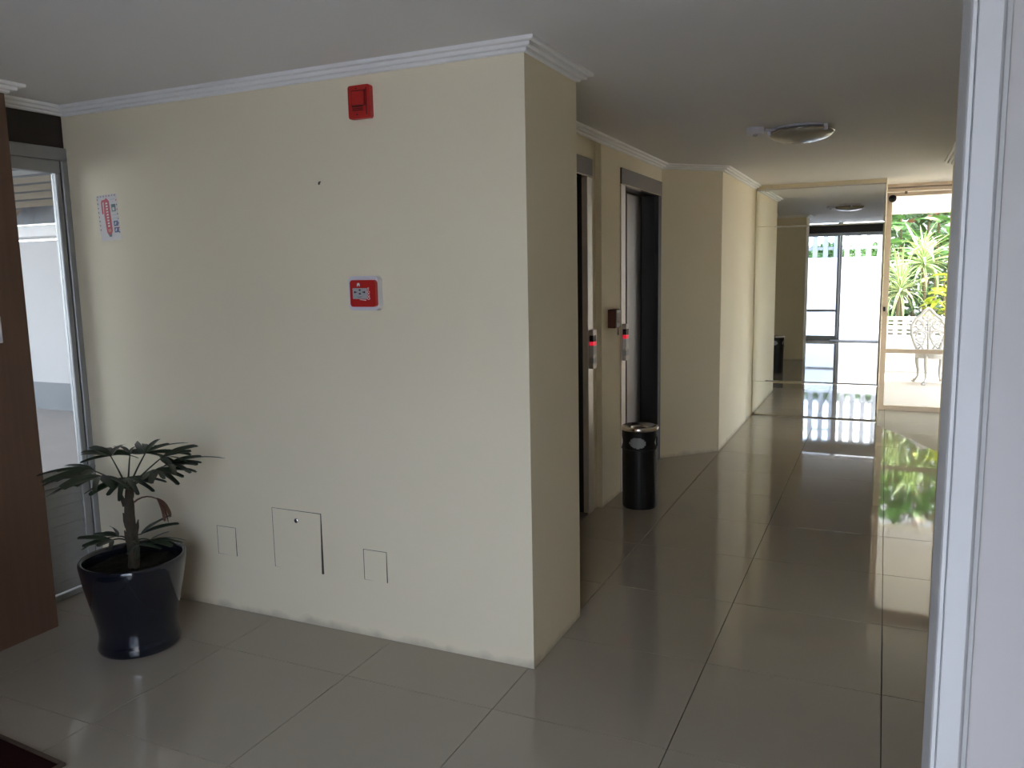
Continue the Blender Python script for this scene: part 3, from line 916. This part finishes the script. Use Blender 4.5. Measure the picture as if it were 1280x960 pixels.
for v in bm.verts:
    v.co += Vector((random.uniform(-1, 1), random.uniform(-1, 1), random.uniform(-1, 1))) * 0.0035
stem = obj('stem', bm, 'palm_stem', pp, local=True)
for k in range(9):
    z = 0.40 + k * 0.033
    a = k * 2.4
    r_ = 0.024 - 0.0007 * k
    bm = bm_new()
    tube(bm, [(r_ * 0.7 * math.cos(a), r_ * 0.7 * math.sin(a), z), (r_ * 1.15 * math.cos(a), r_ * 1.15 * math.sin(a), z + 0.03), (r_ * 1.5 * math.cos(a), r_ * 1.5 * math.sin(a), z + 0.062)], [0.012, 0.009, 0.002], 7)
    obj('leaf_sheath', bm, 'palm_stem', stem, local=True)

def leaflet_mesh(L, w, droop, m, blunt=True):
    """strap leaflet along +X, folded slightly along its midrib, end cut ragged like a lady palm's"""
    bm = bm_new()
    n = 9
    rows = []
    for i in range(n + 1):
        t = i / n
        x = L * t
        z = -droop * t * t
        ww = w * (0.30 + 0.70 * math.sin(min(1, t / 0.45) * math.pi / 2)) * (1 - 0.35 * max(0, t - 0.55) / 0.45)
        if not blunt: ww = w * math.sin(math.pi * min(0.98, 0.06 + 0.92 * t)) ** 0.7
        ex = (0.02 * L if i == n else 0)
        rows.append([bm.verts.new((x - ex, -ww / 2, z + ww * 0.16)), bm.verts.new((x, -ww / 4, z + ww * 0.09)), bm.verts.new((x + ex, 0, z)),
                     bm.verts.new((x - ex * 0.5, ww / 4, z + ww * 0.09)), bm.verts.new((x - ex, ww / 2, z + ww * 0.16))])
    for a, b_ in zip(rows, rows[1:]):
        for k in range(4):
            bm.faces.new((a[k], a[k + 1], b_[k + 1], b_[k]))
    bmesh.ops.recalc_face_normals(bm, faces=bm.faces)
    me = bpy.data.meshes.new('leaflet'); bm.to_mesh(me); bm.free()
    for p in me.polygons: p.use_smooth = True
    me.materials.append(M[m])
    return me
LF = [leaflet_mesh(0.17, 0.036, 0.035, 'palm'), leaflet_mesh(0.20, 0.030, 0.055, 'palm'), leaflet_mesh(0.15, 0.042, 0.022, 'palm')]
LFD = leaflet_mesh(0.13, 0.034, 0.03, 'palm_dead')

def palm_leaf(p0, azim, elev, plen, nleaf, spread, scale=1.0, tilt=0.0, dead=False, sag=0.05):
    """petiole rising from the stem, a fan of strap leaflets at its end"""
    d = Vector((math.cos(azim) * math.cos(elev), math.sin(azim) * math.cos(elev), math.sin(elev)))
    pts = []
    for k in range(7):
        t = k / 6
        pts.append(Vector(p0) + d * plen * t + Vector((0, 0, -sag * t * t)))
    bm = bm_new(); tube(bm, pts, [0.0045 - 0.002 * k / 6 for k in range(7)], 6)
    lf = obj('leaf', bm, 'palm_dead' if dead else 'petiole', pp, local=True, smooth=True)
    tip = pts[-1]
    fwd = (pts[-1] - pts[-2]).normalized()
    fwd = Vector((fwd.x, fwd.y, fwd.z * 0.4 + tilt)).normalized()
    side = fwd.cross(Vector((0, 0, 1))).normalized()
    up = side.cross(fwd).normalized()
    for k in range(nleaf):
        a = spread * (k / (nleaf - 1) - 0.5) + random.uniform(-0.10, 0.10)
        v = (fwd * math.cos(a) + side * math.sin(a) + up * random.uniform(-0.10, 0.16)).normalized()
        yv = up.cross(v).normalized(); zv = v.cross(yv)
        s = scale * random.uniform(0.82, 1.12) * (1 - 0.25 * abs(a) / max(spread, 0.1))
        mw = Matrix.Translation(tip) @ Matrix((v, yv, zv)).transposed().to_4x4() @ Matrix.Rotation(random.uniform(-0.5, 0.5), 4, 'X') @ Matrix.Scale(s, 4)
        inst('leaflet', LFD if dead else random.choice(LF), lf, mw)
    return lf
# view-right of the pot in the picture is the direction (0.63, 0.78); towards the camera is (0.78, -0.63)
VR = math.atan2(0.775, 0.631)
top = (0.004, 0, 0.70)
for az, el, pl, nl, sp_, sc, ti, sg in (
        (0.05, 0.78, 0.20, 8, 2.6, 1.0, 0.02, 0.02), (0.75, 0.95, 0.19, 8, 2.9, 0.9, -0.05, 0.02), (-0.7, 0.70, 0.19, 8, 2.8, 1.0, -0.25, 0.03),
        (-1.6, 0.74, 0.16, 8, 2.8, 0.95, -0.22, 0.03), (-2.4, 0.74, 0.18, 8, 2.8, 1.0, -0.15, 0.03), (3.0, 0.78, 0.18, 8, 2.6, 0.95, -0.04, 0.03),
        (2.1, 0.95, 0.19, 7, 2.7, 0.95, -0.04, 0.02), (1.4, 0.9, 0.19, 7, 2.5, 0.9, 0.0, 0.02), (-0.25, 0.62, 0.21, 7, 2.2, 1.1, -0.06, 0.02), (-3.0, 0.66, 0.17, 7, 2.2, 1.0, -0.02, 0.02)):
    palm_leaf(top, VR + az, el, pl, nl, sp_, sc, ti, False, sg)
for az, el, pl, nl, sp_, sc, ti in ((2.6, 0.55, 0.08, 5, 1.9, 0.72, 0.10), (-2.7, 0.45, 0.10, 5, 2.0, 0.72, 0.05), (0.25, 0.75, 0.07, 3, 0.9, 0.85, 0.35), (0.0, 0.25, 0.07, 4, 1.6, 0.70, 0.0), (-1.2, 0.4, 0.06, 4, 1.8, 0.6, 0.05)):
    palm_leaf((0.0, 0, 0.46), VR + az, el + 0.35, pl + 0.02, nl, sp_, sc * 1.15, ti + 0.25)
dl = palm_leaf((0.0, 0, 0.62), VR - 0.15, 0.85, 0.17, 5, 1.5, 0.95, -1.2, True, 0.10)
dl['label'] = 'dry brown drooping palm leaf'

# ---------------------------------------------------------------- outside the left door: covered yard
YS = 6.70
yd = struct('ground_side_yard', B(-16, -4.0, YO, YS, -0.12, -0.012), 'ext_floor')
yw = thing('yard_wall', (-9, YS, 0), 'white yard wall with a grey painted skirting, seen through the left door', 'wall')
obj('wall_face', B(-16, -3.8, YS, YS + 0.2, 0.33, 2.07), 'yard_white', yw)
obj('slat_gap_backing', B(-16, -3.8, YS, YS + 0.2, 2.285, 2.86), 'ext_grey', yw)  # grey panel added behind the awning to darken the gaps between slats
obj('unseen_end_wall', B(-16.2, -16, YO, YS, -0.012, 14), 'yard_white', yw)  # end wall added out of view to keep daylight off the yard
obj('grey_skirting', B(-16, -3.8, YS - 0.01, YS + 0.2, -0.012, 0.33), 'ext_grey', yw)
bmw = thing('yard_beam', (-9, YS - 0.3, 2.09), 'pale horizontal beam over the side yard wall', 'beam')
obj('beam_body', B(-16, -4.0, YS - 0.25, YS + 0.2, 2.10, 2.235, 0.01), 'ext_white', bmw)
aw_ = thing('slatted_awning', (-10.4, YS - 0.5, 2.3), 'beige slatted awning above the side yard, seen through the left door', 'awning')
for k in range(5):
    z = 2.335 + k * 0.085
    bm = bm_new()
    prism_x = [(YS - 0.42 - 0.02 * k, z), (YS - 0.36 - 0.02 * k, z + 0.012), (YS - 0.30 - 0.02 * k, z + 0.082), (YS - 0.33 - 0.02 * k, z + 0.082)]
    xa, xb = -14.0, (-9.12 if k else -9.20)
    lo = [bm.verts.new((xa, y, zz)) for y, zz in prism_x]; hi = [bm.verts.new((xb if k == 0 else -6.0, y, zz)) for y, zz in prism_x]
    bm.faces.new(lo); bm.faces.new(hi[::-1])
    for q in range(4):
        bm.faces.new((lo[q], hi[q], hi[(q + 1) % 4], lo[(q + 1) % 4]))
    obj('awning_slat', bm, 'awning', aw_)
ys = thing('yard_canopy', (-9, YS - 0.2, 2.78), 'white concrete canopy slab above the slatted awning', 'canopy')
obj('slab', B(-16, -4.0, YS - 8.2, YS + 0.3, 2.86, 14.0), 'ext_white', ys)  # height and depth beyond the underside added to block sun and sky
obj('edge_rail', B(-16, -4.0, YS - 0.72, YS - 0.66, 2.79, 2.86, 0.01), 'ext_grey', ys)

# ---------------------------------------------------------------- outside the entrance: front yard (seen in the mirror)
struct('ground_front_yard', B(-16, 12, -9, YO, -0.12, -0.012), 'front_paving')
fw = thing('front_wall', (0, -5.0, 0), 'white boundary wall outside the entrance, seen in the mirror', 'wall')
obj('wall_face', B(-14, 12, -5.2, -5.0, -0.012, 1.78), 'ext_white', fw)
pk = thing('picket_fence', (0, -5.1, 1.78), 'grey picket fence on the front wall, seen in the mirror', 'fence')
pm = None
for k in range(70):
    x = -9 + k * 0.26
    if pm is None:
        bm = B(-0.06, 0.06, -0.02, 0.02, 0, 1.5, 0.004)
        o = obj('picket', bm, 'picket', pk, local=True); pm = o.data; o.location = (x, 0, 0)
    else:
        inst('picket', pm, pk, Matrix.Translation((x, 0, 0)))
obj('fence_rail', B(-9.2, 9.2, -0.05, -0.02, 1.0, 1.08), 'picket', pk, local=True)
obj('fence_rail', B(-9.2, 9.2, -0.05, -0.02, 0.2, 0.28), 'picket', pk, local=True)

def foliage(n, cx, cy, cz, rx, ry, rz, L, w, seed):
    rnd = random.Random(seed)
    bm = bm_new()
    for _ in range(n):
        while True:
            p = Vector((rnd.uniform(-1, 1), rnd.uniform(-1, 1), rnd.uniform(-1, 1)))
            if p.length < 1: break
        c = Vector((cx + p.x * rx, cy + p.y * ry, cz + p.z * rz))
        d = Vector((rnd.uniform(-1, 1), rnd.uniform(-1, 1), rnd.uniform(-0.6, 0.9))).normalized()
        s = d.orthogonal().normalized()
        s = Matrix.Rotation(rnd.uniform(0, 6.28), 3, d) @ s
        l, ww = L * rnd.uniform(0.6, 1.2), w * rnd.uniform(0.7, 1.2)
        nn = d.cross(s)
        a = bm.verts.new(c); b1 = bm.verts.new(c + d * l * 0.45 + s * ww / 2 + nn * ww * .12); b2 = bm.verts.new(c + d * l * 0.45 - s * ww / 2 + nn * ww * .12)
        m_ = bm.verts.new(c + d * l * 0.5); t = bm.verts.new(c + d * l - nn * ww * .2)
        bm.faces.new((a, b1, m_)); bm.faces.new((a, m_, b2)); bm.faces.new((b1, t, m_)); bm.faces.new((m_, t, b2))
    return bm
def bush(name, label, n, c, r, L, w, m, seed, cat='bush', group=None):
    t = thing(name, (c[0], c[1], 0), label, cat, group)
    f = obj('foliage', foliage(n, c[0], c[1], c[2], r[0], r[1], r[2], L, w, seed), m, t)
    f['kind'] = 'stuff'
    rnd = random.Random(seed + 99)
    bm = bm_new()
    for k in range(3):
        tx, ty = c[0] + rnd.uniform(-.4, .4) * r[0], c[1] + rnd.uniform(-.4, .4) * r[1]
        tube(bm, [(c[0] + 0.05 * k, c[1], 0), ((c[0] + tx) / 2, (c[1] + ty) / 2, c[2] * 0.5), (tx, ty, c[2])], [0.03, 0.02, 0.01], 6)
    obj('stem', bm, 'cane', t)
    return t
for k, (x, lab) in enumerate(((-1.45, 'leafy bush above the front wall, behind the narrow fixed pane in the mirror'),
                              (0.05, 'leafy bush above the front wall, behind the open doorway in the mirror'))):
    bush('hedge_bush', lab, 1600, (x, -5.72, 1.86), (0.74, 0.34, 0.30), 0.13, 0.07, 'bush', 40 + k, group='bushes behind the front wall')

# ---------------------------------------------------------------- garden beyond the far door
struct('ground_garden', B(-6, 9, 9.80, 13.6, -0.12, -0.012), 'porch_floor')
struct('ground_side_garden', B(2.2, 12, YO, 9.80, -0.12, -0.012), 'porch_floor')
struct('ground_bed', B(-6, 9, 13.6, 22, -0.12, 0.20), 'earth')
pr = thing('porch_roof', (1.5, 11.0, 2.45), 'white porch roof with a deep edge beam outside the garden door', 'porch roof')
obj('roof_slab', B(-6, 1.25, 9.90, 13.1, 2.62, 2.80), 'ext_white', pr)
obj('edge_beam', B(-6, 1.25, 12.85, 13.1, 2.295, 2.62, 0.01), 'ext_white', pr)

lw_ = thing('pierced_block_wall', (1.0, 13.5, 0), 'low white garden wall topped with pierced blocks', 'garden wall')
obj('wall_base', B(-4, 6, 13.45, 13.60, -0.012, 0.505), 'ext_white', lw_)
def pierced():
    bm = bm_new()
    w, h, d = 0.124, 0.136, 0.10
    box(bm, 0, 0.026, 0, d, 0, h); box(bm, w - 0.026, w, 0, d, 0, h)
    for z0_, z1_ in ((0, 0.026), (0.055, 0.081), (0.110, h)):
        box(bm, 0.026, w - 0.026, 0, d, z0_, z1_)
    bmesh.ops.recalc_face_normals(bm, faces=bm.faces)
    me = bpy.data.meshes.new('pierced_block'); bm.to_mesh(me); bm.free(); me.materials.append(M['ext_white'])
    return me
PBM = pierced()
for r_ in range(2):
    for k in range(48):
        inst('pierced_block', PBM, lw_, Matrix.Translation((-1.6 + k * 0.126 - 1.0, -0.03, 0.507 + r_ * 0.138)))
obj('coping', B(-2.6 + 1.0, 3.45 + 1.0, 13.46, 13.58, 0.783, 0.800), 'ext_white', lw_)

# white cast-iron chair
ch = thing('garden_chair', (0.63, 12.2, 0), 'white ornate cast iron garden chair on the porch', 'chair', rz=math.radians(18))
bm = bm_new(); lathe(bm, [(0.215, 0.405), (0.232, 0.412), (0.232, 0.424), (0.215, 0.432), (0.180, 0.426), (0.004, 0.424)], 0, 0, 36)
obj('seat', bm, 'iron_white', ch, local=True)
bm = bm_new(); lathe(bm, [(0.222, 0.335), (0.228, 0.410), (0.216, 0.410), (0.210, 0.337)], 0, 0, 36, False, False)
obj('apron', bm, 'iron_white', ch, local=True)
for a in (45, 135, 225, 315):
    ca, sa = math.cos(math.radians(a)), math.sin(math.radians(a))
    bm = bm_new()
    tube(bm, [(ca * r, sa * r, z) for r, z in ((0.190, 0.40), (0.222, 0.34), (0.220, 0.25), (0.198, 0.15), (0.200, 0.07), (0.232, 0.022), (0.262, 0.012))],
         [0.026, 0.030, 0.024, 0.019, 0.017, 0.019, 0.022], 8)
    lg = obj('leg', bm, 'iron_white', ch, local=True, smooth=True)
    bm = bm_new(); box(bm, ca * .262 - .024, ca * .262 + .024, sa * .262 - .024, sa * .262 + .024, -0.012, 0.014, 0.006)
    obj('foot', bm, 'iron_white', lg, local=True)
# back: pointed oval frame (behind the seat, far side) with pierced scroll work
def bk(u, v):            # u across, v up
    return (u * 1.08, 0.205 + 0.10 * (v - 0.42) + 0.25 * (-u * u), v)
fr_ = [(-0.13, 0.42), (-0.17, 0.52), (-0.205, 0.64), (-0.200, 0.75), (-0.150, 0.84), (-0.085, 0.89), (-0.04, 0.95), (0.0, 0.985),
       (0.04, 0.95), (0.085, 0.89), (0.150, 0.84), (0.200, 0.75), (0.205, 0.64), (0.17, 0.52), (0.13, 0.42)]
bm = bm_new(); tube(bm, [bk(*p) for p in fr_], 0.021, 8)
obj('back_frame', bm, 'iron_white', ch, local=True, smooth=True)
def scroll(pts, r=0.0135):
    bm = bm_new(); tube(bm, [bk(*p) for p in pts], r, 6)
    obj('scroll', bm, 'iron_white', ch, local=True, smooth=True)
for s in (-1, 1):
    scroll([(s * (0.10 + 0.05 * math.cos(t)), 0.76 + 0.06 * math.sin(t)) for t in [k * 0.5 for k in range(13)]])
    scroll([(s * (0.09 + 0.06 * math.cos(t)), 0.60 + 0.07 * math.sin(t)) for t in [k * 0.5 for k in range(13)]])
    scroll([(s * 0.13, 0.42), (s * 0.06, 0.50), (s * 0.02, 0.60), (s * 0.03, 0.72), (s * 0.09, 0.80), (s * 0.15, 0.84)])
    scroll([(s * 0.205, 0.64), (s * 0.15, 0.68), (s * 0.07, 0.68), (0, 0.66)])
    scroll([(s * 0.05, 0.42), (s * 0.10, 0.50), (s * 0.17, 0.53)])
    scroll([(s * 0.085, 0.89), (s * 0.05, 0.84), (0, 0.82)])
scroll([(0, 0.42), (0, 0.66), (0, 0.98)])
for q in range(5):
    v = 0.47 + q * 0.085
    hw = 0.15 + 0.045 * math.sin(q / 4 * math.pi)
    scroll([(-hw, v), (-hw * 0.5, v + 0.03), (0, v), (hw * 0.5, v + 0.03), (hw, v)], 0.010)
bm = bm_new()
prism_y(bm, [(0.05 * math.cos(t), 0.88 + 0.06 * math.sin(t)) for t in [k * 2 * math.pi / 16 for k in range(16)]], 0.242, 0.254)
obj('back_medallion', bm, 'iron_white', ch, local=True)

# variegated strap-leaved plants on canes
def strap(L, w, droop, rise):
    bm = bm_new()
    n = 10
    rows = []
    for i in range(n + 1):
        t = i / n
        ww = w * (1 - t) ** 0.55 * (0.75 + 0.25 * min(1, t * 4)) + 0.001
        x = L * (t - 0.12 * t * t * droop / 0.4); z = rise * L * t - droop * L * t * t * 1.3
        rows.append([bm.verts.new((x, -ww / 2, z + ww * 0.25)), bm.verts.new((x, 0, z)), bm.verts.new((x, ww / 2, z + ww * 0.25))])
    for a, b_ in zip(rows, rows[1:]):
        for k in range(2):
            bm.faces.new((a[k], a[k + 1], b_[k + 1], b_[k]))
    bmesh.ops.recalc_face_normals(bm, faces=bm.faces)
    me = bpy.data.meshes.new('strap_leaf'); bm.to_mesh(me); bm.free()
    for p in me.polygons: p.use_smooth = True
    me.materials.append(M['varieg'])
    return me
SL = [strap(0.62, 0.046, 0.30, 0.2), strap(0.55, 0.040, 0.55, 0.5), strap(0.66, 0.044, 0.10, 0.1), strap(0.60, 0.050, 0.75, 0.4)]
def rosette(label, x, y, z, n, s, seed):
    rnd = random.Random(seed)
    t = thing('variegated_dracaena', (x, y, 0.2), label, 'plant', 'variegated plants in the garden bed')
    bm = bm_new(); tube(bm, [(x + 0.1, y + 0.15, 0.18), (x + 0.06, y + 0.05, z * 0.5), (x, y, z)], [0.03, 0.024, 0.02], 8)
    obj('cane', bm, 'cane', t)
    for k in range(n):
        az = k * 2.39996
        f = (k + 0.5) / n
        el = math.radians(82 - 118 * f)
        mw = Matrix.Translation((0, 0, z - 0.2 + 0.10 * (1 - f))) @ Matrix.Rotation(az, 4, 'Z') @ Matrix.Rotation(-el, 4, 'Y') @ Matrix.Rotation(rnd.uniform(-.3, .3), 4, 'X') @ Matrix.Scale(s * rnd.uniform(0.75, 1.1), 4)
        inst('strap_leaf', rnd.choice(SL), t, mw)
    return t
rosette('large variegated strap-leaved plant in the middle of the garden view', 0.52, 14.20, 1.55, 60, 1.2, 1)
rosette('variegated strap-leaved plant hanging over the pierced wall at left', 0.22, 13.98, 1.12, 60, 1.15, 2)
rosette('variegated strap-leaved plant close to the left door stile', -0.10, 14.35, 1.45, 48, 1.05, 3)
rosette('variegated strap-leaved plant at the right edge of the garden view', 1.20, 14.3, 1.60, 36, 0.95, 4)

# broad leaves, croton, hedge behind
def broad_mesh(m, L, w):
    bm = bm_new()
    n = 8
    rows = []
    for i in range(n + 1):
        t = i / n
        ww = w * math.sin(math.pi * (0.04 + 0.95 * t)) ** 0.75
        rows.append([bm.verts.new((L * t, -ww / 2, -0.25 * L * t * t + ww * .12)), bm.verts.new((L * t, 0, -0.25 * L * t * t)), bm.verts.new((L * t, ww / 2, -0.25 * L * t * t + ww * .12))])
    for a, b_ in zip(rows, rows[1:]):
        for k in range(2):
            bm.faces.new((a[k], a[k + 1], b_[k + 1], b_[k]))
    bmesh.ops.recalc_face_normals(bm, faces=bm.faces)
    me = bpy.data.meshes.new('broad_leaf'); bm.to_mesh(me); bm.free()
    for p in me.polygons: p.use_smooth = True
    me.materials.append(M[m])
    return me
def leafy(name, label, x, y, zs, n, rad, me, seed, cat='plant'):
    rnd = random.Random(seed)
    t = thing(name, (x, y, 0.2), label, cat)
    bm = bm_new(); tube(bm, [(x, y, 0.18), (x + 0.02, y, zs[0]), (x - 0.02, y, zs[1])], [0.028, 0.02, 0.008], 8)
    obj('stem', bm, 'cane', t)
    for k in range(n):
        f = k / n
        az = k * 2.39996
        mw = Matrix.Translation((rnd.uniform(-.5, .5) * rad, rnd.uniform(-.4, .2) * rad, zs[0] + (zs[1] - zs[0]) * f - 0.2)) @ Matrix.Rotation(az, 4, 'Z') @ Matrix.Rotation(rnd.uniform(-0.7, 0.5), 4, 'Y') @ Matrix.Rotation(rnd.uniform(-.5, .5), 4, 'X') @ Matrix.Scale(rnd.uniform(0.7, 1.15), 4)
        inst('leaf', me, t, mw)
    return t
BR, CRO, PK, BRD = broad_mesh('broad', 0.42, 0.20), broad_mesh('croton', 0.26, 0.09), broad_mesh('pink', 0.34, 0.10), broad_mesh('bush_dark', 0.40, 0.17)
leafy('croton', 'yellow-green croton behind the garden chair', 0.82, 13.95, (0.75, 1.45), 46, 0.45, CRO, 11)
leafy('broadleaf_shrub', 'tall shrub with big pale green leaves at upper left of the garden', 0.20, 15.1, (1.5, 2.7), 60, 0.9, BR, 12)
leafy('broadleaf_shrub', 'tall broad-leaved shrub at the upper right of the garden', 1.15, 15.2, (1.6, 2.8), 60, 0.9, BR, 13)
leafy('broadleaf_shrub', 'dark broad-leaved shrub rising high behind the variegated plants', 0.62, 15.9, (2.2, 3.8), 80, 1.3, BRD, 14)
leafy('pink_cordyline', 'cordyline with pinkish leaves high among the dark shrubs', 0.75, 15.4, (2.3, 3.2), 22, 0.5, PK, 15)
fl = thing('red_flower', (0.98, 14.55, 0.2), 'small red flower at the upper right of the garden view', 'flower')
bm = bm_new(); tube(bm, [(0.98, 14.75, 0.18), (1.0, 14.65, 1.3), (0.98, 14.55, 2.36)], [0.012, 0.009, 0.005], 6)
obj('stem', bm, 'cane', fl)
PET = broad_mesh('red_flower', 0.09, 0.06)
for k in range(6):
    inst('petal', PET, fl, Matrix.Translation((0, 0, 2.16)) @ Matrix.Rotation(k * math.pi / 3, 4, 'Z') @ Matrix.Rotation(-0.5, 4, 'Y'))
for k, (x, y, z, rx, rz, m, lab) in enumerate(((-1.6, 16.3, 1.5, 0.95, 1.5, 'bush', 'green garden bush at the far left of the bed'), (0.6, 17.1, 1.6, 1.0, 1.7, 'bush_dark', 'dark green bush at the back of the garden bed'),
                                             (2.8, 16.2, 1.6, 0.95, 1.6, 'bush', 'green garden bush at the far right of the bed'))):
    bush('garden_bush', lab, 1500, (x, y, z), (rx, 0.7, rz), 0.20, 0.10, m, 60 + k)
gw = thing('sky_blocking_facade', (1.0, 19.5, 0), 'pale plain facade behind the garden bushes, height added to block sky', 'building')
obj('facade', B(-9, 9, 19.5, 20.0, -0.12, 11.0), 'facade', gw)  # tall facade and its wing added to cut sky light on the porch
obj('sky_blocking_wing', B(-9, -5.0, 10.2, 19.5, -0.12, 11.0), 'facade', gw)
obj('roof_coping', B(-9.1, 9.1, 19.4, 20.1, 11.0, 11.2), 'ext_white', gw)
